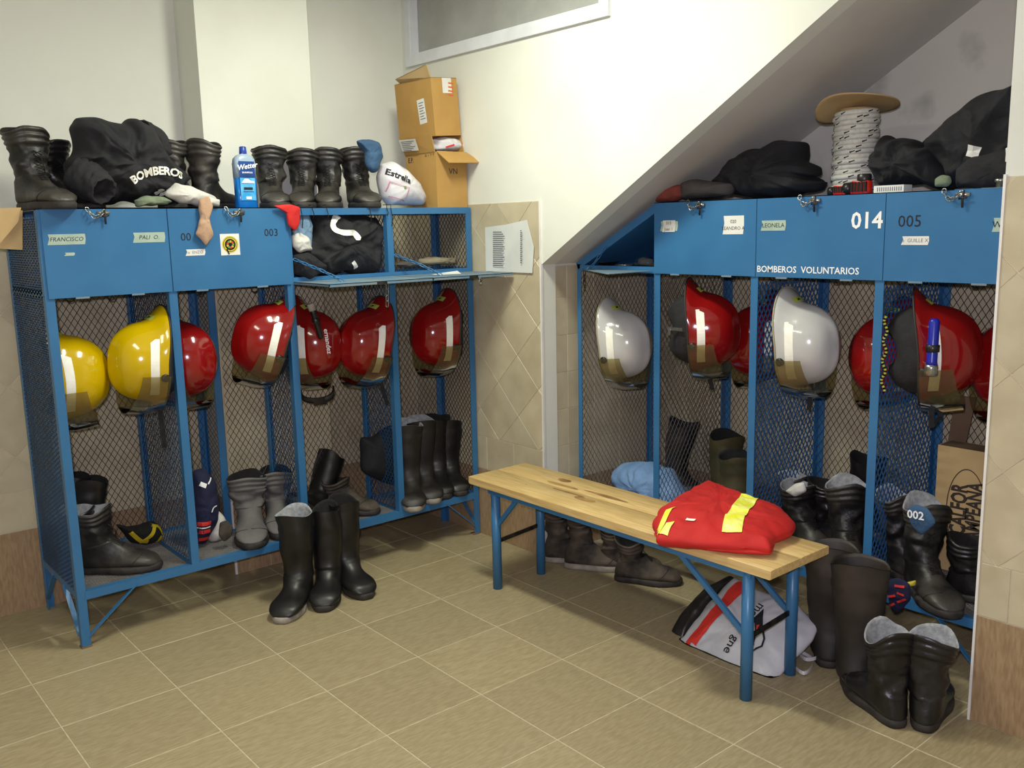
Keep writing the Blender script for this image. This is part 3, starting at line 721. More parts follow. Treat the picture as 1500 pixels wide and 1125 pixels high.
def boot(kind, label, loc, yaw, skin='leather', sole='sole_dark', lining='lining_dark', height=1., group=None, laces=True, tilt=(0, 0), crump=.009, scale=1., rimdip=.012, number=None, width=None, name=None, squash=0):
    global boot_n; boot_n += 1; sd = boot_n*7.3
    keys = LEATH if kind == 'leather' else RUBB
    width = width or (1.28 if kind == 'leather' else 1.22)
    keys = [(a, b*height if b > .13 else b, c, d*height if d > .14 else d, w_*width*(1.08 if kind != 'leather' and d < .13 else 1 if d > .13 else .93)) for a, b, c, d, w_ in keys]
    rows = cr(keys, 9 if kind == 'leather' else 4); n = 30; rings = []
    top = keys[0][1]
    for i, (ax, az, bx, bz, w_) in enumerate(rows):
        A = Vector((ax, 0, az)); B = Vector((bx, 0, bz)); c = (A+B)/2; e = (B-A)/2; row = []
        shaft = az > .1
        for k in range(n):
            f = 2*PI*k/n; cs, sn = math.cos(f), math.sin(f); ex = .88
            p = c+e*math.copysign(abs(cs)**ex, cs)+Vector((0, w_*math.copysign(abs(sn)**ex, sn), 0))
            hgt = p.z
            d_ = 0.
            if kind == 'leather' and shaft:
                dz = top-(az+bz)/2
                if dz < .060: d_ += .0085*abs(math.sin(dz/.020*PI))**.8-.002
                else: d_ += 1.5*crump*(noise.noise(Vector((cs*1.2, sn*1.2, hgt*26+sd)))+.5*noise.noise(Vector((cs*2.5, sn*2.5, hgt*45+sd))))
            elif kind != 'leather' and shaft:
                dz = top-(az+bz)/2
                if i < 3: d_ += .0022
                if abs(dz-.075) < .012 or abs(dz-.15) < .009: d_ += .002
                d_ += crump*.5*noise.noise(Vector((cs, sn, hgt*14+sd)))
                if squash: p.y *= 1-squash*max(0, 1-dz/.2)
            else: d_ += crump*.35*noise.noise(Vector((p.x*18+sd, p.y*18, hgt*18)))
            o_ = (p-c); o_ = o_.normalized() if o_.length > 1e-6 else Vector((0, 0, 1))
            p = p+o_*d_
            if shaft: p.z += rimdip*math.cos(2*f)*max(0, 1-(top-az)/.09)+rimdip*.6*noise.noise(Vector((cs*1.5, sn*1.5, sd)))*max(0, 1-(top-az)/.09)
            if shaft: p.x += .014*noise.noise(Vector((hgt*6, sd, 0))); p.y += .020*noise.noise(Vector((hgt*5, sd, 9)))*min(1, (hgt-.1)*6)
            p.z = max(p.z, .018)
            row.append(p*scale)
        rings.append(row)
    rot = Matrix.Rotation(yaw, 4, 'Z') @ Matrix.Rotation(tilt[0], 4, 'X') @ Matrix.Rotation(tilt[1], 4, 'Y')
    L_ = Vector(loc)
    t = thing(name or ('leather_boot' if kind == 'leather' else 'rubber_boot'), label, 'boot', L_, 0, group, rot.to_euler())
    ctr = Vector((.13*scale, 0, 0))
    def sh(rs): return [[v-ctr for v in r_] for r_ in rs]
    MB().loft(sh(rings), 0, False, True).build('upper', M[skin], t, True)
    # lining: over the rim and down inside
    inn = []
    for i, dd in ((0, 0), (0, .0035), (1, .006), (4, .007), (9, .008), (13, .010)) if kind != 'leather' else ((0, 0), (0, .0035), (2, .010), (7, .012), (15, .012), (23, .014)):
        r_ = rings[i]; cc = sum(r_, Vector())/n
        inn.append([v+(cc-v).normalized()*dd+Vector((0, 0, .0015 if (i == 0) else 0)) for v in r_])
    MB().loft(sh(inn), 0, False, True).build('lining', M[lining], t, True)
    # sole
    out = []
    for f in range(36):
        a = 2*PI*f/36; x = .151+.156*math.cos(a)
        k = (x-.0)/.302; wv = .039+.014*math.sin(min(1, max(0, (k-.25)/.75))*PI*.9)-.006*math.exp(-((k-.4)/.15)**2)
        sn = math.sin(a); out.append(Vector((x, math.copysign(abs(sn)**.6, sn)*wv*width, 0)))
    def lvl(z, g): return [Vector((v.x+(v.x-.151)*g, v.y*(1+g*2), z))*scale-ctr for v in out]
    MB().loft([lvl(0, .0), lvl(.008, .02), lvl(.02, .02), lvl(.027, -.01)], 0, True, True).build('sole', M[sole], t, True)
    if kind == 'leather' and laces:
        pts = []
        fr = [r_[0] for r_ in rings]           # front line, f=0
        idx = list(range(17, 52, 3))
        for j, i in enumerate(idx):
            p = fr[i]; nx = (fr[i]-sum(rings[i], Vector())/n).normalized(); s_ = 1 if j % 2 else -1
            pts += [p+nx*.003*scale+Vector((0, s_*.016*scale, 0))-ctr]
        mb = MB().tube(pts, .0018*scale, 5)
        mb.tube([Vector((p.x, -p.y, p.z)) for p in pts], .0018*scale, 5)
        e = pts[0]; mb.tube([e, e+Vector((.02, .02, -.03)), e+Vector((.018, .03, -.08))], .0016, 5)
        mb.build('laces', M['lace'], t, True)
        tg = []
        for i in range(0, 48, 1):
            nx = (fr[i]-sum(rings[i], Vector())/n).normalized()
            tg.append([rings[i][k % n]+nx*.0012-ctr for k in (-2, -1, 0, 1, 2)])
        MB().loft(tg, 0, False, False, closed=False).build('tongue', M[skin], t, True)
    if kind == 'leather':
        tg = []; i = 84   # toe cap seam
        r_ = rings[min(len(rings)-22, i)]
        MB().tube([v+(v-sum(r_, Vector())/n).normalized()*.0006-ctr for v in r_ if v.z > .02*scale], .0016*scale, 5).build('toe_seam', M['sole_dark'], t, True)
    if number:
        r0 = rings[1]; cc = sum(r0, Vector())/n
        P0 = Vector((-.0+.012, 0, top-.055))*scale-ctr
        decal(MB(), text_geo(number, .035, .01), P0, (0, 1, .0), (0, 0, 1), 0, .004).build('painted_number', M['white_ink'], t)
    return t

# ------------------------------------------------------------------ helmets
def shell_pt(th, t, infl=0.):
    cs, sn = math.cos(th), math.sin(th)
    ry = .168 if sn > 0 else .172
    rx = .136
    r_ = math.cos(t*PI/2)**.72 if t < 1 else 0
    z = .172*math.sin(t*PI/2)**1.05+.0
    x = (rx+infl)*r_*cs; y = (ry+infl)*r_*sn
    z += .010*math.exp(-(x/.022)**2)*min(1, z/.06)+infl*math.sin(t*PI/2)
    return Vector((x, y, z))
def helmet(color, label, pos, dome, tilt=0, a=25, visor=True, liner_out=0, group=None, strap=None, knob=True, pitch=0, vis_up=0.0, edge='h_brim'):
    """dome=-1: crown points to image left, +1: right; the brim's rear end is up, the face end hangs down"""
    right = Vector((math.cos(YAW), -math.sin(YAW), 0)); P0 = Vector(pos)
    toc = -Vector((P0.x, P0.y, 0)).normalized()
    up = (right*dome*math.cos(R(a))+toc*math.sin(R(a))).normalized()
    fwd = Vector((0, 0, -1)); side = fwd.cross(up).normalized()
    B = Matrix((side, fwd, up)).transposed()          # columns: local x,y,z
    B = Matrix.Rotation(R(tilt), 3, toc) @ Matrix.Rotation(R(pitch), 3, toc.cross(Vector((0, 0, 1)))) @ B
    t = thing('helmet', label, 'helmet', P0, 0, group, B.to_euler())
    off = Vector((0, 0, -.06))
    n = 56; rings = []
    for z, k in ((-.012, 1.0), (-.006, .94), (.004, .62), (.014, .32), (.026, .08)):
        row = []
        for i in range(n):
            th = 2*PI*i/n; cs, sn = math.cos(th), math.sin(th)
            ext = .008+.056*max(0, -sn)**1.5+.022*max(0, sn)**2
            p = shell_pt(th, 0); d = Vector((p.x, p.y, 0)).normalized()
            dz = z-(.026*max(0, -sn)**1.5+.008*max(0, sn)**2)*k
            q = p+d*ext*k; q.x *= 1-.06*k*max(0, -sn)**1.5
            row.append(Vector((q.x, q.y, dz))+off)
        rings.append(row)
    for t_ in [.16+.84*j/14 for j in range(15)]:
        rings.append([shell_pt(2*PI*i/n, min(t_, .995))+off+Vector((0, 0, .004)) for i in range(n)])
    brim = rings[0]
    sh_ = MB().loft(rings, 0, False, True).build('shell', M[color], t, True)
    MB().tube([v for v in brim]+[brim[0]], .004, 6, cap=False).build('brim_edge', M[edge], t, True)
    lin_ = []
    for z, k in ((.06, .90), (.0, .95), (-.03, .93), (-.055-liner_out*.5, .86-max(0, liner_out)*1.5), (-.06-liner_out, .70-max(0, liner_out)*4), (-.055-liner_out, .55-max(0, liner_out)*4), (.05, .72)):
        lin_.append([Vector((shell_pt(2*PI*i/n, 0).x*k, shell_pt(2*PI*i/n, 0).y*k+(0 if z > -.02 else -.008), z+(0.0 if z > -.02 else .02*math.cos(4*PI*i/n))))+off for i in range(n)])
    MB().loft(lin_, 0, False, True).build('liner', M['liner'], t, True)
    b = bvh_of(sh_)
    for s_ in (-1, 1):
        # reflective band along the side, pointed ends
        g = []
        nx = 16; vs = []; fs = []
        for i in range(nx+1):
            u = -.105+.235*i/nx; zc = .030+.012*math.cos((u)/.12*PI*.5)
            e0 = .014 if i == 0 else .017; top_ = .019 if i > 0 else -.010
            for w_ in (-.015, 0, top_ if i in (0,) else .019): vs.append((u*s_, zc+w_))
        for i in range(nx):
            for j in range(2):
                q = (i*3+j, (i+1)*3+j, (i+1)*3+j+1, i*3+j+1); fs.append(q if s_ > 0 else q[::-1])
        decal(MB(), (vs, fs), Vector((s_*.0, 0, 0))+off, (0, s_, 0), (0, 0, 1), 0, .0012, b).build('reflective_band', M['tape_white'], t)
        if knob: MB().lathe([(.017, -.004), (.017, .010), (.013, .014), (.004, .014)], 14, 0, M=Matrix.Translation(off+Vector((s_*.132, .055, .004))) @ Matrix.Rotation(s_*PI/2, 4, 'Y')).build('knob', M['black_plastic'], t, True)
    # rear sticker on the brim
    mb = decal(MB(), rect_geo(-.036, -.014, .036, .014, 6, 2), Vector((0, -.172, .0))+off, (1, 0, 0), (0, .75, .66), 0, .0015, b)
    decal(mb, ([(-.012, -.004), (.01, -.007), (.006, .0), (.018, .006), (-.004, .005)], [(0, 1, 2, 3, 4)]), Vector((0, -.172, 0))+off, (1, 0, 0), (0, .75, .66), 1, .0025, b)
    mb.build('brim_sticker', [M['lime'], M['ink']], t)
    if visor:
        vr = []
        for k in range(9):
            z = -.012+.14*k/8+vis_up
            vr.append([Vector((math.cos(th)*(.160-.012*k/8), math.sin(th)*(.222-.018*abs(k/8-.4)), z+.0-.03*abs(math.cos(th))**3*(k/8)))+off for th in [R(12+156*i/28) for i in range(29)]])
        v2 = [[v+Vector((v.x, v.y, 0)).normalized()*.002 for v in r_] for r_ in vr]
        mb = MB().loft(vr, 0, False, False, closed=False); mb.loft([r_[::-1] for r_ in v2], 0, False, False, closed=False)
        mb.build('visor', M['visor'], t, True)
        MB().tube([v+Vector((0, 0, .001)) for v in vr[0]], .0022, 5).build('visor_edge', M['visor'], t, True)
    if strap:
        Bi = B.inverted(); mb = MB()
        pts = [Bi @ Vector(p) for p in strap]
        w3 = Bi @ (right*.010)
        rr_ = [[p-w3, p-w3+Bi @ (toc*.003), p+w3+Bi @ (toc*.003), p+w3] for p in pts]
        mb.loft(rr_); mb.build('chin_strap', M['liner'], t)
    return t

# ================================================================== helmets in the left rack
def hp(px, py, Y=None, X=None): return on(px, py, X=X, Y=Y)
G = 'helmets hanging in the lockers'
helmet('h_yellow', 'yellow helmet half hidden by the corner post, crown to the right, leftmost helmet', Vector((1.025, 3.985, 1.085)), 1, 0, -22, group=G, liner_out=-.03)
helmet('h_yellow', 'whole yellow helmet with crown to the left and long black strap hanging down', hp(203, 530, Y=3.91), -1, -4, 36, group=G, strap=[(.06, 0, -.02), (.075, 0, -.12), (.07, 0, -.25), (.075, 0, -.38)])
helmet('h_red', 'red helmet between the second post and the narrow return panel, crown to the right', hp(276, 527, Y=3.99), 1, 0, 10, group=G)
helmet('h_red', 'red helmet tilted with raised visor jutting to the lower left, second locker bay', hp(380, 497, Y=3.93), -1, -16, 32, group=G)
helmet('h_red', 'dark red helmet with black torch on its side, behind the third post', hp(464, 505, Y=3.97), 1, 0, 14, group=G, liner_out=.02, vis_up=-.03)
helmet('h_red', 'red helmet with clouded visor below the first open door, crown to the left', hp(530, 503, Y=3.89), -1, -8, 42, group=G, strap=[(.08, 0, -.02), (.09, 0, -.12), (.1, 0, -.22), (.13, 0, -.32)])
helmet('h_red', 'red helmet with black neck flap and dangling buckle, rightmost in the left rack', hp(634, 490, Y=3.90), -1, -2, 36, group=G, liner_out=.035, strap=[(.07, 0, -.06), (.09, 0, -.12), (.085, 0, -.17), (.06, 0, -.19)])
# right rack
helmet('h_white', 'smaller white helmet in the slant-topped end bay, crown to the right', hp(919, 505, X=3.31), 1, 4, 36, group=G, edge='h_brim_pale')
helmet('h_red', 'red helmet with black padding and chrome clip sticking out to its left', hp(1043, 484, X=3.31), 1, 2, 24, group=G, liner_out=.06, strap=[(-.02, 0, -.1), (-.02, 0, -.2), (.01, 0, -.27)])
helmet('h_red', 'red helmet mostly hidden behind the second post of the right rack', hp(1102, 500, X=3.58), -1, 0, 10, group=G)
helmet('h_white', 'larger white helmet under the white lettering, crown to the right, black strap below', hp(1186, 505, X=3.31), 1, 3, 40, group=G, edge='h_brim_pale', strap=[(.02, 0, -.13), (.02, 0, -.2), (.01, 0, -.27)])
helmet('h_red', 'red helmet showing only its crown left of the third post of the right rack', hp(1290, 522, X=3.50), -1, 0, 12, group=G)
helmet('h_red', 'large red helmet with a blue torch strapped on its side', hp(1383, 515, X=3.31), 1, 3, 26, group=G, liner_out=.05, strap=[(-.06, 0, -.14), (-.07, 0, -.2), (-.07, 0, -.27), (.0, 0, -.24), (-.0, 0, -.2), (-.04, 0, -.14)])
helmet('h_red', 'red helmet cut off by the tiled pillar, crown to the left', hp(1472, 535, X=3.56), -1, 0, 12, group=G)

# torches clipped to helmets
def torch(label, pos, body, d, length=.15, r_=.016, head='steel', name='torch'):
    t = thing(name, label, 'torch', pos, 0, None, Vector(d).to_track_quat('Z', 'Y').to_euler())
    MB().lathe([(r_*.7, -length*.55), (r_, -length*.5), (r_, length*.2), (r_*1.12, length*.25)], 16).build('barrel', M[body], t, True)
    MB().lathe([(r_*1.15, length*.25), (r_*1.25, length*.3), (r_*1.25, length*.44), (r_*1.05, length*.45)], 16).build('torch_head', M[head], t, True)
    MB().lathe([(r_*1.12, -.02), (r_*1.3, -.018), (r_*1.3, .004), (r_*1.12, .006)], 14).build('clip_band', M['black_plastic'], t, True)
    return t
torch('blue torch with silver head strapped to the large red helmet', hp(1366, 513, X=3.155), 'cobalt', (.0, .012, -1), .20, .018)
tb = torch('black torch with white writing clipped to the dark red helmet', hp(462, 468, Y=3.84), 'black_plastic', (-.25, 0.05, 1), .17, .014, 'sole_light')
decal(MB(), text_geo('ernandez', .032, .01), on(480, 500, Y=3.835), Vector((.08, -.05, -1)), Vector((.75, -.65, .05)), 0, .001)\
    .build('torch_lettering', M['white_ink'], None).name
o = bpy.data.objects['torch_lettering']; o.parent = tb; o.matrix_parent_inverse = tb.matrix_basis.inverted() if False else Matrix.LocRotScale(tb.location, tb.rotation_euler, None).inverted()
# goggles hanging under that helmet
g = thing('goggles', 'black goggles strap hanging in a loop below the dark red helmet', 'goggles', on(465, 572, Y=3.93))
pts = [Vector((.085*math.cos(a), .02*math.sin(a*2), .05*math.sin(a))) for a in [PI+PI*k/12 for k in range(13)]]
MB().loft([[p+Vector((0, -.006, -.014)), p+Vector((0, .006, -.014)), p+Vector((0, .008, .014)), p+Vector((0, -.008, .014))] for p in pts]).build('goggle_band', M['rubber'], g, True)
MB().loft([[Vector((x, -.012-.01*math.cos(x*22), -.05+z)) for z in (-.018, -.006, .008, .016)] for x in (-.035, -.02, 0, .02, .04)], 0, False, False, closed=False).build('lens', M['black_plastic'], g, True)
# chrome clip on the padded red helmet, and coiled cord by the third post
t = thing('steel_clip', 'chrome clip on the black padding of a red helmet', 'clip', hp(994, 482, X=3.16))
MB().box((-.012, -.03, -.007), (-.008, .05, .007)).box((-.014, .035, -.03), (-.006, .05, .007)).build('clip_plate', M['steel'], t)
p0 = on(1298, 463, X=3.22)
pts = [p0+Vector((0, .007*math.sin(k*.55), -.0065*k)) for k in range(44)]
t = thing('hanging_rope', 'yellow and black cord hanging behind the third post of the right rack', 'cord', pts[-1])
for c_, ks in (('tape_yellow', range(0, 43, 2)), ('black_cloth', range(1, 43, 2))):
    mb = MB()
    for k in ks: mb.tube([pts[k]-pts[-1], pts[k+1]-pts[-1]], .0055, 6)
    mb.build('cord_strand', M[c_], t, True)

# ================================================================== boots
CAMW = R(-130); RIGHT = R(-40); LEFTW = R(140); AWAY = R(50)
ZL, ZR_, TL, TR = .238, .262, 1.7505, 1.7365
# top of left rack
GB = 'leather boots standing on top of the left rack'
def onY(px, y, z): p = on(px, 300, Y=y); return (p.x, y, z)
boot('leather', 'scuffed laced leather boot at the left end of the rack top, laces to the right', onY(62, 3.92, TL), R(-75), 'leather_dusty', height=1.05, group=GB, scale=1.06)
boot('leather', 'laced boot squeezed between the leftmost boot and the black jacket', onY(98, 4.07, TL), R(-60), 'leather', height=1., group=GB)
boot('leather', 'leather boot with smooth collar just right of the jacket marked in white', onY(268, 4.05, TL), R(30), 'leather_dusty', height=1.04, group=GB, laces=False)
boot('leather', 'leather boot with smooth collar directly left of the blue bottle', onY(312, 4.02, TL), R(40), 'leather_dusty', height=1.02, group=GB, laces=False)
boot('leather', 'ribbed-collar boot directly right of the blue bottle, muddy toe', onY(400, 3.97, TL), R(-108), 'leather_dusty', height=1.02, group=GB)
boot('leather', 'second ribbed-collar boot right of the blue bottle', onY(444, 3.98, TL), R(-122), 'leather_dusty', height=.99, group=GB)
boot('leather', 'third ribbed-collar boot right of the blue bottle, stud on its collar', onY(482, 3.98, TL), R(-122), 'leather_dusty', height=1.02, group=GB)
boot('leather', 'leather boot with a blue rag stuffed in its collar', onY(530, 3.97, TL), R(-105), 'leather_dusty', height=1.02, group=GB, scale=1.04)
# left rack floor
boot('leather', 'dark leather boot in the first bay, toe pointing right', (1.10, 3.97, ZL), R(-34), 'leather_dusty', lining='lining', scale=1.08, height=.95)
boot('leather', 'dark leather boot at the left, behind the big boot of the first bay', (1.055, 4.07, ZL), R(-34), 'leather', lining='lining', scale=1.0, height=.95)
boot('rubber', 'front black rubber boot at the back left corner of the first bay', (1.10, 4.22, ZL), R(60), 'rubber', height=1.02, scale=.92)
boot('rubber', 'rear black rubber boot at the back left corner of the first bay', (1.045, 4.255, ZL), R(60), 'rubber', height=1.08, scale=.92)
boot('leather', 'left of two grey caked boots in the second bay', (1.715, 3.97, ZL), R(-112), 'leather_grey', lining='lining_dark', laces=False, crump=.012, height=.92, width=1.35, number='19', scale=1.1)
boot('leather', 'right of two grey caked boots in the second bay', (1.87, 4.0, ZL), R(-112), 'leather_grey', lining='lining_dark', laces=False, crump=.012, height=.9, width=1.25, number='00', scale=1.08)
boot('rubber', 'black rubber boot leaning over in the third bay behind its post', (2.03, 4.02, ZL+.03), R(-150), 'rubber', height=.95, tilt=(0, R(-38)), scale=.95)
boot('leather', 'grey boot lying low behind the third post', (2.25, 4.0, ZL), R(-60), 'leather_mud', height=.6, laces=False)
GR = 'rubber boots in the last bay of the left rack'
boot('rubber', 'dusty rubber boot with pale sole poking out over the rail in the last bay', (2.57, 3.90, ZL), R(-118), 'rubber_dusty', 'sole_light', 'lining', 1.04, GR, scale=1.03)
boot('rubber', 'dusty rubber boot with pale lining, second from the left in the last bay', (2.70, 3.95, ZL), R(-110), 'rubber_dusty', 'sole_light', 'lining', 1.06, GR, scale=1.0)
boot('rubber', 'shiny dark rubber boot, third from the left in the last bay', (2.80, 3.97, ZL), R(-115), 'rubber', 'sole_dark', 'lining_dark', 1.04, GR, scale=.98)
boot('rubber', 'shiny dark rubber boot beside the end mesh of the last bay', (2.885, 3.96, ZL), R(-110), 'rubber', 'sole_dark', 'lining_dark', 1.0, GR, scale=.98)
# wellingtons on the floor by the left rack
GW = 'rubber boots standing in front of the left rack'
boot('rubber', 'foremost black rubber boot on the floor, pale strip at its toe', (1.735, 3.60, .001), R(-136), 'rubber', 'sole_light', 'lining', 1.04, GW, scale=1.06, squash=.1)
boot('rubber', 'middle one of three rubber boots on the floor, worn brown toe', (1.90, 3.60, .001), R(-126), 'rubber', 'sole_dark', 'lining_dark', 1.03, GW, scale=1.03, squash=.3)
boot('rubber', 'right one of three rubber boots standing on the floor', (2.04, 3.62, .001), R(-98), 'rubber', 'sole_dark', 'lining_dark', 1.04, GW, scale=1.03, squash=.2)
# under the right rack, behind the bench
GM = 'muddy boots on the floor behind the bench'
boot('leather', 'mud-caked boot with grey sole nearest the wall corner, behind the bench', (3.02, 3.17, .001), R(-46), 'leather_mud', 'sole_light', group=GM, laces=False, crump=.01)
boot('leather', 'mud-caked boot with grey sole, in front of the one by the wall corner', (3.03, 3.03, .001), R(-50), 'leather_mud', 'sole_light', group=GM, laces=False, crump=.01)
boot('leather', 'dark muddy boot behind the bench, toe towards the bag, left of its pair', (3.13, 2.89, .001), R(-62), 'leather_mud', group=GM, crump=.01, height=.8)
boot('leather', 'dark muddy boot behind the bench, toe towards the bag, right of its pair', (3.08, 2.74, .001), R(-55), 'leather_mud', group=GM, crump=.01, height=.75)
# right rack shelf
boot('rubber', 'black rubber boot in the second bay behind the red jacket, seen through mesh', (3.55, 2.87, ZR_), R(-60), 'rubber', height=1.0, scale=1.05, tilt=(0, R(6)))
boot('rubber', 'left olive muddy rubber boot in the second bay of the right rack', (3.54, 2.60, ZR_), R(-115), 'rubber_olive', height=.98, scale=1.0)
boot('rubber', 'right olive muddy rubber boot against the second post of the right rack', (3.37, 2.42, ZR_), R(-125), 'rubber_olive', height=.88, scale=1.0)
GC = 'leather boots in the third bay of the right rack'
boot('leather', 'ribbed leather boot with pale lining, left in the third bay', (3.46, 2.15, ZR_), R(-100), 'leather_dusty', 'sole_dark', 'lining', 1.0, GC)
boot('leather', 'leather boot with a white cloth tongue, second in the third bay', (3.36, 2.055, ZR_), R(-105), 'leather_dusty', 'sole_dark', 'lining', 1.0, GC)
boot('leather', 'leather boot standing at the back of the third bay', (3.52, 2.02, ZR_), R(-60), 'leather', 'sole_dark', 'lining_dark', 1.02, GC)
boot('leather', 'wide-open leather boot with white lining beside the third post', (3.33, 1.86, ZR_), R(-140), 'leather_dusty', 'sole_dark', 'lining', 1.05, GC, scale=1.1, rimdip=.02)
boot('rubber', 'tall black rubber boot at the back right of the third bay', (3.56, 1.85, ZR_), R(-80), 'rubber', 'sole_dark', 'lining_dark', 1.05, scale=1.0)
GD = 'leather boots in the last bay of the right rack'
boot('leather', 'ribbed-collar boot right of the third post in the last bay', (3.36, 1.625, ZR_), R(-110), 'leather_dusty', 'sole_dark', 'lining', 1.16, GD, scale=1.02, rimdip=.02)
boot('leather', 'leather boot with a dark tongue painted with white digits on the shelf edge', (3.225, 1.475, ZR_), R(-128), 'leather_dusty', 'sole_dark', 'lining', 1.18, GD, scale=1.06, rimdip=.024)
boot('leather', 'dark boot with long laces at the end of the last bay, near the pillar', (3.35, 1.33, ZR_), R(-70), 'leather', 'sole_dark', 'lining_dark', .85, GD)
# floor at right
boot('rubber', 'tall brown-black rubber boot standing behind its mate by the bench end', (3.06, 1.775, .001), R(30), 'rubber_brown', 'sole_dark', 'rubber_brown', 1.08, scale=1.08, width=1.35, number='02')
boot('rubber', 'tall muddy rubber boot standing in front of its mate by the bench end', (2.98, 1.61, .001), R(24), 'rubber_brown', 'sole_dark', 'rubber_brown', 1.06, scale=1.12, width=1.35)
boot('leather', 'leather boot with grey felt lining on the floor, left of the pair by the pillar', (2.81, 1.44, .001), R(58), 'leather', 'sole_dark', 'lining', 1.06, scale=1.05, rimdip=.022)
boot('leather', 'leather boot with grey felt lining on the floor, nearest the pillar', (2.90, 1.305, .001), R(18), 'leather', 'sole_dark', 'lining', 1.06, scale=1.05, rimdip=.022)

# ================================================================== top of the left rack
sh_o, _ = soft('cardboard_sheet', M['card2'], [(38, 304), (60, 297), (160, 297), (330, 299), (332, 303), (160, 303)], {'Y': 3.88}, .16, 'thin cardboard sheet lying under the black jacket on the left rack', 'cardboard', seed=1, amp=.001, n=60, nr=4, zmin=1.7495)
for v in sh_o.data.vertices: v.co.z = min(v.co.z, .006)
t = thing('cardboard_flap', 'torn open cardboard box hanging at the left edge, beside the rack end', 'cardboard', (.72, 3.86, 1.52))
q = [on(a, b, Y=3.86)-Vector((.72, 3.86, 1.52)) for a, b in ((-40, 306), (31, 304), (27, 325), (0, 357), (-40, 357))]
MB().prism(q, (0, .004, 0)).build('front_flap', M['card2'], t)
q = [on(a, b, Y=3.90)-Vector((.72, 3.86, 1.52)) for a, b in ((-40, 312), (33, 308), (33, 366), (-40, 362))]
MB().prism(q, (0, .004, 0)).build('side_panel', M['card2'], t)
jk, jl = soft('work_jacket', M['black_cloth'], [(100, 240), (113, 172), (150, 176), (185, 186), (205, 176), (222, 184), (232, 205), (250, 235), (280, 262), (268, 290), (240, 299), (190, 300), (150, 299), (110, 296), (95, 270)], {'Y': 3.98}, .27, 'crumpled black work jacket with arched white lettering on top of the left rack', 'jacket', seed=4, amp=0.041, freq=8, n=180, nr=22, zmin=1.757)
def bomberos(x, y):
    a = -x/.20; r_ = .20+y
    return (-r_*math.sin(a), r_*math.cos(a)-.20)
world_ray_decal(jk, text_geo('BOMBEROS', .044, .035), on(209, 254, Y=3.98)+Vector((0, -.2, 0)), Vector((1, -.12, .12)), Vector((-.1, 0, 1)), 'jacket_lettering', M['tape_white'], lift=.006, xf=bomberos)
mb_pts = []
for k in range(7):
    a = k*.9; mb_pts.append(([(.012*math.cos(b)*(1+.3*math.sin(3*b+k))+(k-3)*.011, .007*math.sin(b)+.008*math.sin(k*2)) for b in [2*PI*i/10 for i in range(10)]], [tuple(range(10))]))
bb = bvh_of(jk); mb = MB()
for gg in mb_pts: decal(mb, gg, on(226, 283, Y=3.98)+Vector((0, -.2, 0))-jk.location, Vector((1, -.12, .1)), Vector((0, 0, 1)), 0, .006, bb)
mb.build('jacket_emblem', M['tape_white'], jk)
# the jacket's sleeve with its open cuff, and the collar
def sleeve(name, pts, rs, m, parent, seed=0, n=40, open_end=True, amp=.014):
    P_ = [Vector(p) for p in pts]
    P2 = [Vector(q) for q in cr([tuple(p)+(r_,) for p, r_ in zip(P_, rs)], 6)] if False else None
    rows = cr([tuple(p)+(r_,) for p, r_ in zip(P_, rs)], 6); rings = []
    for i, (x, y, z, r_) in enumerate(rows):
        p = Vector((x, y, z)); a = Vector(rows[max(0, i-1)][:3]); b = Vector(rows[min(len(rows)-1, i+1)][:3]); d = (b-a).normalized()
        u = d.cross(Vector((0, 0, 1)))
        u = u.normalized() if u.length > .05 else Vector((1, 0, 0)); v = d.cross(u)
        rings.append([p+(u*math.cos(f)+v*math.sin(f))*(r_+amp*fold((math.cos(f)*.1+x, math.sin(f)*.1+y, i*.02+seed), seed, 14)) for f in [2*PI*k/n for k in range(n)]])
    if open_end:
        last = rings[-1]; c = sum(last, Vector())/n; dd = (Vector(rows[-1][:3])-Vector(rows[-3][:3])).normalized()
        rings.append([v+(c-v)*.12+dd*.002 for v in last]); rings.append([v+(c-v)*.2-dd*.03 for v in last]); rings.append([v+(c-v)*.6-dd*.06 for v in last])
    mb = MB().loft(rings, 0, True, True)
    return mb.build(name, m, parent, True)
J = jk.location
sleeve('sleeve', [on(110, 255, Y=3.93)-J, on(125, 262, Y=3.90)-J, on(140, 272, Y=3.86)-J, on(152, 280, Y=3.82)-J], [.06, .068, .062, .05], M['black_cloth2'], jk, 2)
sleeve('collar', [on(240, 225, Y=4.0)-J, on(222, 205, Y=3.98)-J, on(206, 190, Y=3.94)-J], [.05, .05, .038], M['black_cloth2'], jk, 5)
# gloves and socks on the front edge
soft('glove', M['green_cloth'], [(196, 292), (215, 287), (238, 288), (252, 294), (245, 301), (200, 302)], {'Y': 3.84}, .07, 'dull green work glove lying on the rack edge in front of the jacket', 'glove', seed=8, amp=.01, freq=16, n=60, nr=8, zmin=1.752)
soft('white_sock', M['white_cloth'], [(240, 285), (256, 268), (275, 272), (300, 282), (318, 290), (320, 300), (290, 301), (262, 298)], {'Y': 3.84}, .08, 'white and grey crumpled sock on the rack edge left of the blue bottle', 'sock', seed=9, amp=.012, freq=14, n=60, nr=8, zmin=1.752)
soft('beige_sock', M['beige_cloth'], [(291, 292), (305, 286), (312, 300), (306, 322), (313, 343), (303, 361), (286, 342), (293, 320)], {'Y': 3.785}, .026, 'beige sock hanging down over the second locker door', 'sock', seed=10, amp=.006, freq=16, n=60, nr=8)
soft('striped_cuff', M['white_cloth'], [(296, 300), (305, 288), (322, 292), (321, 303), (308, 300)], {'Y': 3.80}, .04, 'cream sock cuff with a thin black band beside the hanging beige sock', 'sock', seed=11, amp=.005, freq=16, n=40, nr=6)
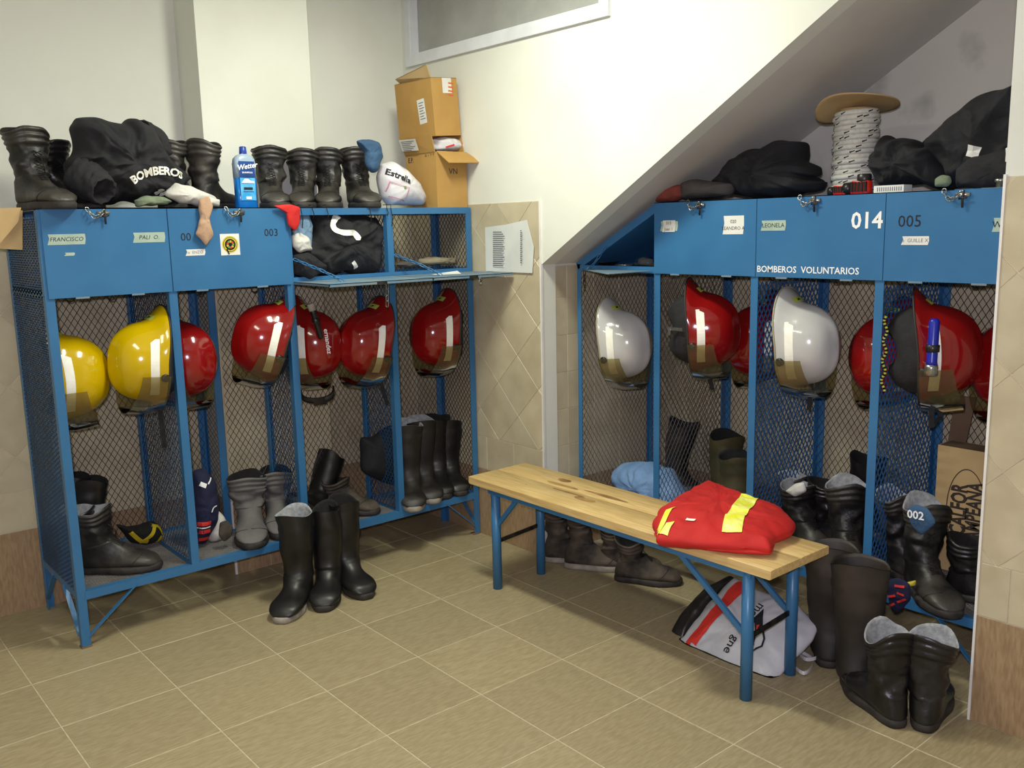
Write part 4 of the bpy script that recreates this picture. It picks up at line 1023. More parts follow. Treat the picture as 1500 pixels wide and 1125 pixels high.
# bottle
bp_ = on(361, 300, Y=3.87); t = thing('shampoo_bottle', 'blue car shampoo bottle with dark blue cap between the boots on the left rack', 'bottle', (bp_.x, 3.87, TL))
def rr_ring(w_, d_, z, n=28): return [Vector((math.copysign(abs(math.cos(a))**.6, math.cos(a))*w_, math.copysign(abs(math.sin(a))**.6, math.sin(a))*d_, z)) for a in [2*PI*i/n for i in range(n)]]
MB().loft([rr_ring(.043, .024, 0), rr_ring(.047, .027, .006), rr_ring(.046, .027, .05), rr_ring(.048, .027, .13)]).build('lower_body', M['liquid'], t, True)
MB().loft([rr_ring(.048, .027, .13), rr_ring(.050, .027, .19), rr_ring(.046, .025, .212), rr_ring(.032, .02, .226), rr_ring(.014, .014, .232), rr_ring(.013, .013, .236)]).build('upper_body', M['bottle'], t, True)
MB().lathe([(.0155, .232), (.016, .234), (.0145, .262), (.011, .264)], 18).build('cap', M['cap_blue'], t, True)
mb = MB().loft([[Vector((x, -.0275-.002*math.cos(x*30), z)) for x in (-.036, -.02, 0, .02, .036)] for z in (.13, .16, .20)], 0, False, False, closed=False)
mb.loft([[Vector((x, -.0280-.002*math.cos(x*30), z)) for x in (-.034, -.02, 0, .02, .034)] for z in (.035, .08, .13)], 1, False, False, closed=False)
yb = -.031
decal(mb, text_geo('Wetter', .030, .02, 'CENTER', .3), (0, yb, .178), (1, 0, .18), (-.18, 0, 1), 2)
decal(mb, text_geo('SHAMPOO', .010, .02), (0, yb, .152), (1, 0, 0), (0, 0, 1), 2)
decal(mb, ([(-.03, 0), (.03, 0), (.028, .008), (.012, .01), (.002, .018), (-.014, .018), (-.022, .009)], [tuple(range(7))]), (0, yb, .108), (1, 0, 0), (0, 0, 1), 2)
decal(mb, rect_geo(-.02, -.005, .02, .005), (0, yb, .085), (1, 0, 0), (0, 0, 1), 3)
decal(mb, rect_geo(-.012, -.006, .012, .006), (0, yb, .045), (1, 0, 0), (0, 0, 1), 2)
decal(mb, rect_geo(-.024, -.001, .024, .001), (0, yb, .072), (1, 0, 0), (0, 0, 1), 0)
mb.build('label', [M['label_navy'], M['label_cyan'], M['white_ink'], M['ink']], t)
# blue rag in the last boot, bag, boxes
soft('blue_rag', M['denim'], [(521, 207), (540, 203), (556, 208), (560, 232), (552, 250), (543, 255), (536, 240), (533, 220)], {'Y': 3.88}, .05, 'blue rag hanging out of the boot collar next to the white bag', 'rag', seed=13, amp=.012, freq=14, n=60, nr=8)
bg, bl = soft('plastic_bag', M['plastic_bag'], [(553, 258), (558, 240), (572, 236), (592, 248), (612, 268), (622, 290), (618, 300), (570, 301), (560, 290)], {'Y': 3.93}, .16, 'full white plastic bag with pink printing left of the cardboard boxes', 'bag', seed=14, amp=.008, freq=9, n=90, nr=14, zmin=1.7505)
bv = bvh_of(bg)
mb = MB(); Ob = on(578, 268, Y=3.9)+Vector((0, -.2, 0))-bl
decal(mb, text_geo('Estrella', .042, .03), Ob+Vector((0, 0, .03)), Vector((1, 0, -.42)), Vector((.42, 0, 1)), 0, .004, bv)
fr = []
for a0, b0, a1, b1 in ((-.05, -.012, .05, -.009), (-.05, -.075, -.046, -.012), (.046, -.06, .05, -.009), (-.05, -.078, .05, -.074)): decal(mb, rect_geo(a0, b0, a1, b1, 6, 3), Ob, Vector((1, 0, -.3)), Vector((.2, 0, 1)), 1, .004, bv)
decal(mb, rect_geo(-.008, -.03, .004, -.018), Ob+Vector((.02, 0, 0)), Vector((1, 0, .3)), Vector((-.3, 0, 1)), 2, .004, bv)
mb.build('bag_printing', [M['ink'], M['pink_ink'], M['green_ink']], bg)
def slab(mb, q, n, th=.004, m=0): mb.prism(q, Vector(n)*th, m)
# lower box: open, flaps out
A = on(641, 301, Y=3.835); B_ = Vector((2.950, 0, 0))
bw = B_.x-A.x; bd = .30; bh = on(637, 222, Y=3.835).z-TL
t = thing('cardboard_box', 'open cardboard box with flaps out, lower of the two stacked on the left rack', 'box', (A.x, 3.835, TL))
th = .004
MB().box((0, 0, 0), (bw, bd-.03, th)).build('bottom_panel', M['card'], t)
MB().box((0, 0, th), (bw, th, bh)).build('front_panel', M['card'], t)
MB().box((0, bd-.03-th, th), (bw, bd-.03, bh)).build('back_panel', M['card'], t)
sp = MB().box((0, th, th), (th, bd-.03-th, bh)).build('side_panel', M['card'], t)
MB().box((bw-th, th, th), (bw, bd-.03-th, bh)).build('side_panel', M['card'], t)
MB().prism([(0.005, 0, bh), (bw, 0, bh), (bw+.03, -.085, bh-.055), (.015, -.085, bh-.06)][::-1], (0, -.001, .004)).build('front_flap', M['card'], t)
MB().prism([(bw, .02, bh), (bw, bd-.05, bh), (bw+.004, bd-.07, bh+.10), (bw+.004, .05, bh+.10)], (.004, 0, 0)).build('side_flap', M['card'], t)
sf = MB().prism([(0, .005, bh), (0, bd-.03, bh), (-.03, bd-.04, bh+.085), (-.02, .0, bh+.075)], (-.004, 0, 0)).build('side_flap', M['card'], t)
mb = MB(); xs_ = -.0008
def side_dec(geo, y, z, m): decal(mb, geo, (xs_-.0002, y, z), (0, -1, 0), (0, 0, 1), m, .0006)
side_dec(text_geo('E.P.', .035, .01), .22, bh-.03, 0); side_dec(text_geo('II', .03), .12, .06, 0)
for k, g_ in enumerate('OITT'): side_dec(text_geo(g_, .018, .02), .085-.022*k, bh-.015, 0)
decal(mb, text_geo('VN', .04, .005), (bw*.55, -.0005, bh-.095), (1, 0, 0), (0, 0, 1), 0, .0006)
mb.build('box_printing', [M['ink_brown']], t)
mb = MB(); fo = Vector((-.0265, .19, bh+.045)); fu = Vector((-.0, -1, -.03)); fv = Vector((-.35, 0, 1))
decal(mb, rect_geo(-.075, -.03, .075, .03), fo+Vector((-.002, 0, 0)), fu, fv, 0, .003)
for k in range(6): decal(mb, rect_geo(-.06, .018-.009*k, .055-.02*(k % 3), .021-.009*k), fo+Vector((-.002, 0, 0)), fu, fv, 1, .004)
mb.build('shipping_label', [M['paper_label'], M['ink_grey']], t)
t2, _ = soft('plastic_wrap', M['plastic_bag'], [(631, 205), (645, 200), (662, 202), (680, 210), (686, 221), (660, 223), (636, 220)], {'Y': 3.93}, .1, 'white and red plastic wrapping showing in the open lower box', 'plastic wrap', seed=15, amp=.01, freq=16, n=60, nr=8)
for a_, b_, c_ in ((650, 215, .3), (672, 213, -.5)): world_ray_decal(t2, rect_geo(-.025, -.004, .025, .004, 5, 1), on(a_, b_, Y=3.93)+Vector((0, -.2, 0)), Vector((1, 0, c_)), Vector((-c_, 0, 1)), 'red_stripe', M['red_ink'], lift=.003)
# upper box, tipped
C0 = on(638, 199, Y=3.86); C1 = on(677, 203, Y=3.86); C2 = on(629, 113, Y=3.86)
uw = (C1-C0).length; uh = (C2-C0).length
t = thing('cardboard_box', 'closed cardboard box tilted on top of the open one, orange printed tape at its corner', 'box', C0, 0, None, (0, R(-4), R(3)))
ud = .30
bx = [[(0, 0, 0), (uw, 0, 0), (uw, ud, 0), (0, ud, 0)]]
MB().box((0, 0, 0), (uw, .004, uh)).build('front_panel', M['card'], t)
MB().box((0, .004, 0), (.004, ud, uh)).build('side_panel', M['card'], t)
MB().box((uw-.004, .004, 0), (uw, ud, uh)).build('side_panel', M['card'], t)
MB().box((.004, ud-.004, 0), (uw-.004, ud, uh)).build('back_panel', M['card'], t)
MB().box((.004, .004, 0), (uw-.004, ud-.004, .004)).build('bottom_panel', M['card'], t)
MB().prism([(.0, .0, uh), (.006, .26, uh+.0), (-.03, .25, uh+.02), (-.02, .0, uh+.06)], (.004, 0, 0)).build('torn_flap', M['card2'], t)
MB().box((.0, .0, uh-.003), (uw, ud, uh)).build('top_panel', M['card'], t)
mb = MB(); decal(mb, rect_geo(uw*.42, uh-.075, uw*.78, uh-.002), (0, 0, 0), (1, 0, 0), (0, 0, 1), 0, .001)
for k in range(4): decal(mb, rect_geo(uw*.5, uh-.02-.019*k, uw*.7, uh-.012-.019*k), (0, 0, 0), (1, 0, -.1), (.1, 0, 1), 1, .0016)
mb.build('printed_tape', [M['paper_label'], M['orange_ink'], M['ink_grey']], t); mb = MB()
decal(mb, rect_geo(-.03, -.06, .03, .06), (0, .09, uh*.45), (0, -1, .1), (0, .1, 1), 0, .001)
for k in range(7): decal(mb, rect_geo(-.02, .04-.013*k, .022-.01*(k % 2), .044-.013*k), (0, .09, uh*.45), (0, -1, .1), (0, .1, 1), 2, .0016)
mb.build('box_label', [M['paper_label'], M['orange_ink'], M['ink_grey']], t)
# laces hanging over the rail
random.seed(5)
for k, (px, l_) in enumerate(((427, .10), (440, .09), (457, .05), (478, .06), (541, .08), (572, .09), (566, .04))):
    p = on(px, 302, Y=3.795); t = tag(MB().tube([(0, .03, .012), (.004, .004, .012), (.0, -.004, -.01), (.006, -.004, -l_*.6), (.002, -.002, -l_)], .0022, 5).build('boot_lace', M['lace'], None, True), ('first', 'second', 'third', 'fourth', 'fifth', 'sixth', 'seventh')[sorted((427, 440, 457, 478, 541, 572, 566)).index(px)]+' boot lace from the left hanging over the top rail of the left rack', 'lace', 'boot laces hanging over the top rail of the left rack')
    t.location = (p.x, 3.795, 1.752)

# ================================================================== open compartments of the left rack
soft('red_cloth', M['red_cloth'], [(400, 301), (425, 299), (440, 303), (438, 330), (432, 339), (422, 330), (418, 308)], {'Y': 3.785}, .016, 'bright red cloth hanging over the rack edge at the first open compartment', 'cloth', seed=21, amp=.004, freq=12, n=50, nr=8)
soft('grey_shirt', M['bluegrey_cloth'], [(432, 312), (450, 306), (458, 330), (455, 370), (440, 366), (428, 352)], {'Y': 3.86}, .06, 'pale blue-grey shirt behind the red cloth in the open compartment', 'shirt', seed=22, amp=.012, freq=12, n=60, nr=8)
soft('patterned_cloth', M['white_cloth'], [(427, 345), (440, 340), (454, 350), (456, 366), (440, 370), (428, 362)], {'Y': 3.83}, .04, 'small white cloth with a dark red edge under the grey shirt', 'cloth', seed=23, amp=.01, freq=20, n=50, nr=8)
j2, l2 = soft('work_jacket', M['black_cloth2'], [(428, 350), (440, 372), (455, 310), (470, 306), (520, 314), (552, 320), (560, 345), (558, 385), (548, 400), (500, 398), (460, 403), (432, 400)], {'Y': 3.93}, .2, 'charcoal jacket with a bright band stuffed in the first open compartment', 'jacket', seed=24, amp=0.038, freq=9, n=160, nr=18, zmin=1.428)
b2 = bvh_of(j2); mb = MB()
def path_decal(mb, pts, wd, Y, loc, m=0, bv_=None, lift=.006, back=.2):
    P_ = [on(a, b, Y=Y) for a, b in pts]; vs = []; fs = []
    rows = cr([tuple(p) for p in P_], 5); N = len(rows)
    for i in range(N):
        a = Vector(rows[max(0, i-1)]); b = Vector(rows[min(N-1, i+1)]); d = (b-a).normalized(); q = Vector((-d.z, 0, d.x))*wd/2
        for k in (-1, 0, 1): p = Vector(rows[i])+q*k; vs.append((p.x, p.z))
    fs = [(i*3+j, i*3+j+1, i*3+4+j, i*3+3+j)[::-1] for i in range(N-1) for j in (0, 1)]
    return decal(mb, (vs, fs), Vector((0, Y-back, 0))-loc, (1, 0, 0), (0, 0, 1), m, lift, bv_)
path_decal(mb, [(482, 316), (472, 326), (474, 337), (486, 341), (502, 342), (504, 352)], .026, 3.93, l2, 0, b2)
mb.build('reflective_band', M['tape_white'], j2); mb = MB()
path_decal(mb, [(500, 383), (508, 392)], .018, 3.93, l2, 0, b2)
mb.build('reflective_band', M['tape_white'], j2)
soft('jacket_sleeve', M['black_cloth'], [(428, 372), (450, 368), (478, 388), (476, 398), (450, 410), (430, 402)], {'Y': 3.83}, .1, 'black garment end drooping over the open door below the grey shirt', 'garment', seed=25, amp=.014, freq=12, n=60, nr=8, zmin=1.428)
soft('work_glove', M['beige_glove'], [(612, 380), (630, 376), (655, 378), (672, 376), (673, 386), (640, 388), (614, 387)], {'Y': 3.98}, .07, 'beige work glove lying in the last open compartment', 'glove', seed=26, amp=.009, freq=20, n=60, nr=8, zmin=1.427)
soft('grey_glove', M['grey_cloth'], [(578, 388), (590, 382), (612, 382), (618, 390), (595, 393)], {'Y': 3.93}, .06, 'flat grey glove beside the beige one in the last open compartment', 'glove', seed=27, amp=.007, freq=20, n=50, nr=8, zmin=1.427)
o = tag(MB().prism([(-.075, -.03, 0), (.06, -.05, 0), (.075, .0, .012), (.02, .05, .004), (-.06, .03, 0)], (0, 0, .0015)).build('paper_slip', M['paper'], None), 'white paper slip lying on the second open door of the left rack', 'paper'); o.location = (2.665, 3.66, 1.4255)
# list pinned to the right wall
def at_w(px, py): return on(px, py, X=XW-.012)
cs = [at_w(711, 333), at_w(741, 329), at_w(772, 322), at_w(782, 362), at_w(780, 400), at_w(748, 399), at_w(713, 397)]
c0 = sum(cs, Vector())/len(cs)
pp = tag(MB().prism([v-c0+Vector((random.uniform(-.006, 0), 0, 0)) for v in cs], (.0012, 0, 0)).build('paper_list', M['paper'], None), 'printed paper list with curled corners taped on the tiled wall beside the corner', 'paper'); pp.location = c0
mb = MB()
for k in range(17):
    a = at_w(724, 340+k*3.05)-c0; b = at_w(737+(k*7 % 5), 340+k*3.05)-c0
    c_ = at_w(764, 338+k*2.9)-c0; d_ = at_w(766+(k % 2), 338+k*2.9)-c0
    for p, q in ((a, b), (c_, d_)):
        mb.add([p+Vector((-.009, 0, -.0025)), q+Vector((-.009, 0, -.0025)), q+Vector((-.009, 0, .0025)), p+Vector((-.009, 0, .0025))], [(0, 1, 2, 3)])
mb.build('printed_lines', M['ink_grey'], pp)

# ================================================================== floor of the left rack
t, tl_ = soft('striped_shoe', M['pure_black'], [(170, 768), (185, 772), (205, 770), (225, 762), (238, 775), (236, 792), (215, 797), (190, 794)], {'Y': 4.17}, .11, 'black and yellow cloth shoe lying behind the boots in the first bay', 'shoe', seed=31, amp=.006, freq=14, n=60, nr=10, zmin=ZL)
bt = bvh_of(t); mb = MB()
for pts in ([(186, 776), (200, 788), (212, 790)], [(200, 792), (215, 780), (222, 768)], [(218, 765), (230, 768), (236, 780)], [(225, 793), (233, 782)]): mb = MB(); path_decal(mb, pts, .018, 4.17, tl_, 0, bt, .004); mb.build('yellow_stripe', M['yellow_shoe'], t)
t, tl_ = soft('sports_bag', M['navy_cloth'], [(282, 690), (300, 686), (312, 700), (320, 740), (316, 765), (308, 780), (300, 796), (284, 797), (276, 740)], {'Y': 4.03}, .14, 'navy blue bag with red and white stripes left in the second bay', 'bag', seed=32, amp=.01, freq=9, n=70, nr=12, zmin=ZL)
bt = bvh_of(t); mb = MB()
for k, m_ in ((0, 0), (1, 1), (2, 0), (4, 0)): mb = MB(); path_decal(mb, [(280, 765+k*6), (300, 760+k*6)], .018 if m_ == 0 else .006, 4.03, tl_, m_, bt, .004); mb.build('bag_stripe', [M['red_ink'], M['white_ink']], t)
mb = MB(); path_decal(mb, [(300, 745), (303, 738), (309, 736)], .006, 4.03, tl_, 1, bt, .004); path_decal(mb, [(297, 705), (304, 697)], .007, 4.03, tl_, 1, bt, .004); path_decal(mb, [(286, 705), (294, 708)], .02, 4.03, tl_, 1, bt, .004)
mb.build('bag_marks', [M['red_ink'], M['white_ink']], t)
soft('white_towel', M['white_cloth'], [(312, 738), (322, 750), (332, 765), (330, 790), (308, 795), (302, 780)], {'Y': 4.05}, .1, 'off-white cloth bundle between the navy bag and the grey boots', 'cloth', seed=33, amp=.01, freq=14, n=60, nr=8, zmin=ZL)
soft('old_insole', M['leather_mud'], [(322, 765), (333, 762), (341, 772), (338, 786), (328, 794), (320, 785)], {'Y': 3.90}, .03, 'round-ended brown sole leaning beside the left grey boot', 'insole', seed=34, amp=.002, freq=14, n=40, nr=6, zmin=ZL)
soft('dark_bundle', M['black_cloth'], [(548, 640), (565, 625), (580, 622), (584, 660), (582, 710), (560, 706), (530, 690), (528, 640)], {'Y': 4.0}, .12, 'dark bundle of clothing seen through the divider mesh of the third bay', 'clothing', seed=35, amp=.012, freq=9, n=60, nr=8)

# ================================================================== on the bench
jr, jrl = soft('red_jacket', M['red_cloth'], [(955, 772), (968, 748), (1035, 710), (1098, 737), (1148, 752), (1168, 772), (1160, 782), (1136, 790), (1128, 806), (1050, 800), (962, 792)], {'Z': .550}, .105, 'folded red work jacket with yellow reflective bands lying on the bench', 'jacket', seed=41, amp=.017, freq=7, n=190, nr=24, zmin=.5155, pw=3)
bt = bvh_of(jr)
soft('lower_fold', M['red_cloth'], [(957, 782), (975, 770), (1050, 775), (1140, 770), (1134, 800), (1130, 812), (1050, 806), (965, 795)], {'Z': .535}, .04, parent=jr, seed=42, amp=.01, freq=9, n=100, nr=10, root=jrl)
def zpath(mb, pts, wd, loc, bv_, m=0, z=.6, lift=.004):
    P_ = [on(a, b, Z=z) for a, b in pts]; rows = cr([tuple(p) for p in P_], 6); N = len(rows); vs = []
    for i in range(N):
        a = Vector(rows[max(0, i-1)]); b = Vector(rows[min(N-1, i+1)]); d = (b-a).normalized(); q = Vector((-d.y, d.x, 0))*wd/2
        for k in (-1, -.5, 0, .5, 1): p = Vector(rows[i])+q*k; vs.append((p.x, p.y))
    fs = [(i*5+j, i*5+5+j, i*5+6+j, i*5+j+1) for i in range(N-1) for j in range(4)]
    return decal(mb, (vs, [f[::-1] for f in fs] if False else fs), Vector((0, 0, .6))-loc, (1, 0, 0), (0, 1, 0), m, lift, bv_)
mb = MB(); zpath(mb, [(1100, 727), (1090, 742), (1078, 757), (1072, 775)], .068, jrl, bt)
zpath(mb, [(985, 743), (973, 757), (962, 770)], .022, jrl, bt); zpath(mb, [(982, 762), (972, 772)], .03, jrl, bt)
mb.build('yellow_band', M['tape_yellow'], jr)
mb = MB(); zpath(mb, [(1005, 776), (1018, 778)], .018, jrl, bt, 0, .56); mb.build('white_tag', M['tape_white'], jr)

# ================================================================== shopping bag under the bench
PB = (Vector((2.70, 2.0, 0)), Vector((.0, -1, 0)), Vector((.80, 0.0, .60)))
sb, sbl = soft('shopping_bag', M['shop_bag'], [(988, 938), (1030, 880), (1072, 838), (1100, 856), (1140, 868), (1165, 878), (1195, 908), (1186, 930), (1160, 952), (1124, 1000), (1090, 992), (1040, 968), (1000, 950)], PB, .10, 'white shopping bag with red stripe and black base slumped under the bench', 'bag', seed=51, amp=.012, freq=8, n=120, nr=18, zmin=.001, back=.04)
bt = bvh_of(sb); N_b = PB[1].normalized().cross((PB[2]-PB[1].normalized()*PB[2].dot(PB[1].normalized())).normalized())
Ub = PB[1].normalized(); Vb = (PB[2]-Ub*PB[2].dot(Ub)).normalized()
def bpx(a, b): 
    p = on(a, b, P=PB[0], N=N_b)-PB[0]; return (p.dot(Ub), p.dot(Vb))
def bquad(mb, px, m, nx=10, ny=10, lift=.004):
    q = [Vector(bpx(*p)) for p in px]; vs = []
    for j in range(ny+1):
        for i in range(nx+1):
            a = q[0].lerp(q[1], i/nx).lerp(q[3].lerp(q[2], i/nx), j/ny); vs.append((a.x, a.y))
    fs = [(j*(nx+1)+i, j*(nx+1)+i+1, (j+1)*(nx+1)+i+1, (j+1)*(nx+1)+i) for j in range(ny) for i in range(nx)]
    decal(mb, (vs, fs), PB[0]-sbl, Ub, Vb, m, lift, bt)
mb = MB(); bquad(mb, [(1000, 944), (1012, 954), (1094, 864), (1084, 846)], 0, 4, 24); mb.build('red_stripe', M['red_ink'], sb)
kb, _ = soft('black_base', M['leather'], [(974, 918), (985, 900), (1035, 848), (1065, 832), (1074, 838), (1030, 884), (990, 936), (978, 930)], PB, .09, parent=sb, seed=52, amp=.008, freq=8, n=70, nr=10, back=.055, root=sbl)
d_ = Vector(bpx(1120, 892))-Vector(bpx(1066, 956)); dU = (Ub*d_.x+Vb*d_.y).normalized(); dU = -dU; nb = N_b
dV = nb.cross(dU)
mb = MB()
def txt(s, px, size, m=0): decal(mb, text_geo(s, size, .01), PB[0]-sbl+Ub*bpx(*px)[0]+Vb*bpx(*px)[1], dU, dV, m, .005, bt)
txt('mon', (1108, 902), .052); txt('ta', (1093, 921), .052); txt('gne', (1073, 948), .052)
def poly(px, m):
    pts = [bpx(*p) for p in px]; s2 = sum(pts[i][0]*pts[(i+1) % len(pts)][1]-pts[(i+1) % len(pts)][0]*pts[i][1] for i in range(len(pts)))
    decal(mb, (pts if s2 > 0 else pts[::-1], [tuple(range(len(pts)))]), PB[0]-sbl, Ub, Vb, m, .006, bt)
poly([(1121, 895), (1098, 918), (1098, 940), (1104, 938), (1106, 918), (1120, 908)], 0)
poly([(1108, 912), (1120, 906), (1120, 928), (1108, 928)], 0); poly([(1111, 920), (1118, 918), (1117, 926), (1110, 927)], 1)
def oline(px, wd=.004):
    pts = [Vector(bpx(*p)) for p in px]; vs = []; 
    for i, p in enumerate(pts):
        a = pts[max(0, i-1)]; b = pts[min(len(pts)-1, i+1)]; d = (b-a).normalized(); q = Vector((-d.y, d.x))*wd
        vs += [tuple(p-q), tuple(p+q)]
    decal(mb, (vs, [(2*i, 2*i+2, 2*i+3, 2*i+1) for i in range(len(pts)-1)]), PB[0]-sbl, Ub, Vb, 0, .006, bt)
oline([(1120, 928), (1122, 940), (1118, 950), (1110, 953), (1104, 957), (1102, 953), (1106, 948), (1104, 941), (1098, 940)])
oline([(1108, 928), (1108, 940), (1106, 946)])
mb.build('bag_printing', [M['ink'], M['red_ink']], sb)
for k, pts in enumerate(([(1155, 968), (1175, 986), (1188, 980), (1190, 966), (1172, 955), (1160, 954)], [(1168, 955), (1180, 966), (1196, 964), (1200, 956), (1186, 944), (1178, 942)])):
    P_ = [on(a, b, Z=.012+.01*k)-sbl for a, b in pts]; rows = [Vector(q) for q in cr([tuple(p) for p in P_], 5)]
    MB().loft([[p+Vector((0, 0, -.006)), p+Vector((.0015, .0015, -.006)), p+Vector((.0015, .0015, .008)), p+Vector((0, 0, .008))] for p in rows]).build('handle', M['plastic_bag'], sb)

# ================================================================== top of the right rack
soft('brick_cloth', M['brownred'], [(948, 291), (962, 275), (985, 268), (1003, 272), (1004, 288), (985, 296), (958, 297)], {'X': 3.27}, .10, 'brick red cloth at the slanted left end of the right rack top', 'cloth', seed=61, amp=.01, freq=10, n=60, nr=8, zmin=TR)
soft('folded_hat', M['grey_cloth'], [(1000, 268), (1020, 262), (1045, 266), (1078, 268), (1072, 286), (1040, 290), (1002, 292)], {'X': 3.26}, .14, 'flat grey brown cloth hat between the brick cloth and the black bag', 'cap', seed=62, amp=.006, freq=10, n=60, nr=8, zmin=TR)
soft('black_bag', M['black_cloth'], [(1050, 268), (1072, 240), (1085, 228), (1125, 215), (1165, 203), (1174, 204), (1172, 238), (1198, 244), (1200, 255), (1188, 262), (1204, 268), (1200, 282), (1150, 285), (1080, 288)], {'X': 3.38}, .30, 'creased black bag with a peaked corner left of the rope spool', 'bag', seed=63, amp=0.038, freq=8, n=180, nr=20, zmin=TR)
sp_ = on(1253, 222, X=3.42); t = thing('rope_spool', 'spool of white rope with black flecks and a bent cardboard disc on top', 'rope', (3.42, sp_.y, TR))
z1 = on(1250, 160, X=3.42).z-TR; R0 = .082
MB().lathe([(R0-.02, 0), (R0-.02, z1)], 20).build('core', M['card2'], t, True)
mb = MB(); rows_n = 17; ph = z1/rows_n
mat_r = M['rope']
pts = []
for k in range(rows_n*24+1):
    a = 2*PI*k/24; pts.append(Vector(((R0-.006+.004*math.sin(k*.013*7))*math.cos(a), (R0-.006+.004*math.sin(k*.09))*math.sin(a), ph*.5+(z1-ph)*k/(rows_n*24))))
mb.tube(pts, ph*.55, 7); mb.build('rope_coil', mat_r, t, True)
mb = MB()
for k in range(0, len(pts)-2):
    if k % 5 in (0,) or k % 7 == 3:
        p = pts[k]; q = pts[k+1]; o_ = Vector((p.x, p.y, 0)).normalized()*ph*.40
        mb.tube([p+o_+Vector((0, 0, -.002)), q+o_+Vector((0, 0, .002))], ph*.2, 4)
mb.build('black_fleck', M['ink'], t)
dk = []
for r_ in (0, .04, .08, .11, .14, .155):
    dk.append([Vector((r_*math.cos(a), r_*math.sin(a), z1+.016-1.1*(r_*math.sin(a))**2-.16*r_*math.cos(a)-.16*r_*math.sin(a)+.004*math.sin(3*a)*r_/.13)) for a in [2*PI*i/36 for i in range(36)]])
d2 = [[v+Vector((0, 0, .004)) for v in r_] for r_ in dk]
MB().loft(dk+d2[::-1], 0, False, False).build('cardboard_disc', M['card2'], t, True)
for k, (px, s_, lab) in enumerate(((1232, .8, 'small black and red torch lying left of the big red torch'), (1262, 1.1, 'big red hand torch with black grip in front of the rope spool'))):
    p = on(px, 272, X=3.22); t = thing('hand_torch', lab, 'torch', (3.22, p.y, TR))
    flush_autosmooth(MB().loft([rr_ring(.02*s_, .032*s_, 0), rr_ring(.022*s_, .034*s_, .01), rr_ring(.022*s_, .034*s_, .04*s_), rr_ring(.018*s_, .03*s_, .046*s_)]).build('torch_body', M['red_plastic'], t), 50)
    for j in range(5): MB().box((-.026*s_, (-.03+.012*j)*s_, .01), (-.018*s_, (-.022+.012*j)*s_, .042*s_)).build('grip_rib', M['black_plastic'], t)
    MB().tube([(0, .034*s_, .022*s_), (0, .06*s_, .022*s_)], .02*s_, 14).build('torch_head', M['black_plastic'], t, True)
    if k: MB().lathe([(.024, .048), (.025, .05), (.025, .072), (.02, .075)], 18, 0, (0, -.01, 0)).build('lamp_ring', M['black_plastic'], t, True)
p = on(1308, 271, X=3.22); t = thing('small_box', 'small white box with grille lines right of the red torches', 'box', (3.22, p.y, TR))
MB().box((-.03, -.056, 0), (.03, .056, .028)).build('box_body', M['paper_label'], t)
for k in range(12): MB().box((-.0308, -.048+.008*k, .008), (-.0302, -.045+.008*k, .022)).build('grille_line', M['ink_grey'], t)
soft('black_jacket', M['black_cloth'], [(1282, 228), (1295, 200), (1328, 197), (1350, 210), (1378, 218), (1395, 245), (1402, 272), (1350, 276), (1300, 275), (1290, 250)], {'X': 3.42}, .26, 'rolled black jacket between the rope spool and the tall black heap', 'jacket', seed=64, amp=0.043, freq=8, n=160, nr=18, zmin=TR)
hj, hl = soft('black_clothes_heap', M['black_cloth'], [(1365, 215), (1385, 190), (1410, 165), (1440, 145), (1458, 136), (1480, 130), (1520, 110), (1540, 200), (1530, 276), (1400, 276), (1392, 250)], {'X': 3.45}, .34, 'tall heap of black clothes at the right end of the rack top by the pillar', 'clothes', seed=65, amp=0.051, freq=7, n=190, nr=22, zmin=TR)
soft('black_trousers', M['black_cloth2'], [(1403, 250), (1430, 228), (1480, 216), (1530, 215), (1530, 276), (1404, 276)], {'X': 3.27}, .10, 'folded charcoal trousers at the foot of the tall black heap', 'clothes', seed=66, amp=.02, freq=9, n=110, nr=14, zmin=TR)
bt = bvh_of(hj)
for nm, px, X in (('care_label', (1425, 222), 3.25), ):
    p = on(*px, X=X)-Vector((.1, 0, 0)); mb = decal(MB(), rect_geo(-.022, -.019, .022, .019, 2, 2), p-hl, (0, -1, -.3), (0, -.3, 1), 0, .006, bt); mb.build(nm, M['paper_label'], hj)
p = on(1482, 226, X=3.2); t = tag(decal(MB(), rect_geo(-.018, -.022, .018, .022), (0, 0, 0), (0, -1, .1), (0, .1, 1), 0, 0).box((-.001, -.018, -.022), (0, .018, .022)).build('white_tag', M['paper_label'], None), 'white tag on the black trousers next to the pillar', 'tag'); t.location = p
soft('green_case', M['green_cloth'], [(1370, 262), (1380, 256), (1392, 258), (1394, 268), (1388, 274), (1370, 274)], {'X': 3.21}, .04, 'small green case in front of the black clothes', 'case', seed=67, amp=.001, n=40, nr=8, zmin=TR)
soft('blue_cloth', M['navy_cloth'], [(1352, 210), (1362, 200), (1374, 202), (1376, 216), (1360, 220)], {'X': 3.5}, .05, 'scrap of blue cloth between the black jacket and the tall heap', 'cloth', seed=68, amp=.008, n=40, nr=8)
p = on(1465, 268, X=3.2); t = thing('metal_fitting', 'small bright metal fitting on the rack edge next to the pillar', 'fitting', (3.2, p.y, TR))
MB().box((-.02, -.03, 0), (.02, .05, .004)).build('base_plate', M['steel'], t); MB().lathe([(.012, .004), (.012, .02), (.017, .022), (.017, .03), (.01, .032)], 12).build('stud', M['steel'], t, True)
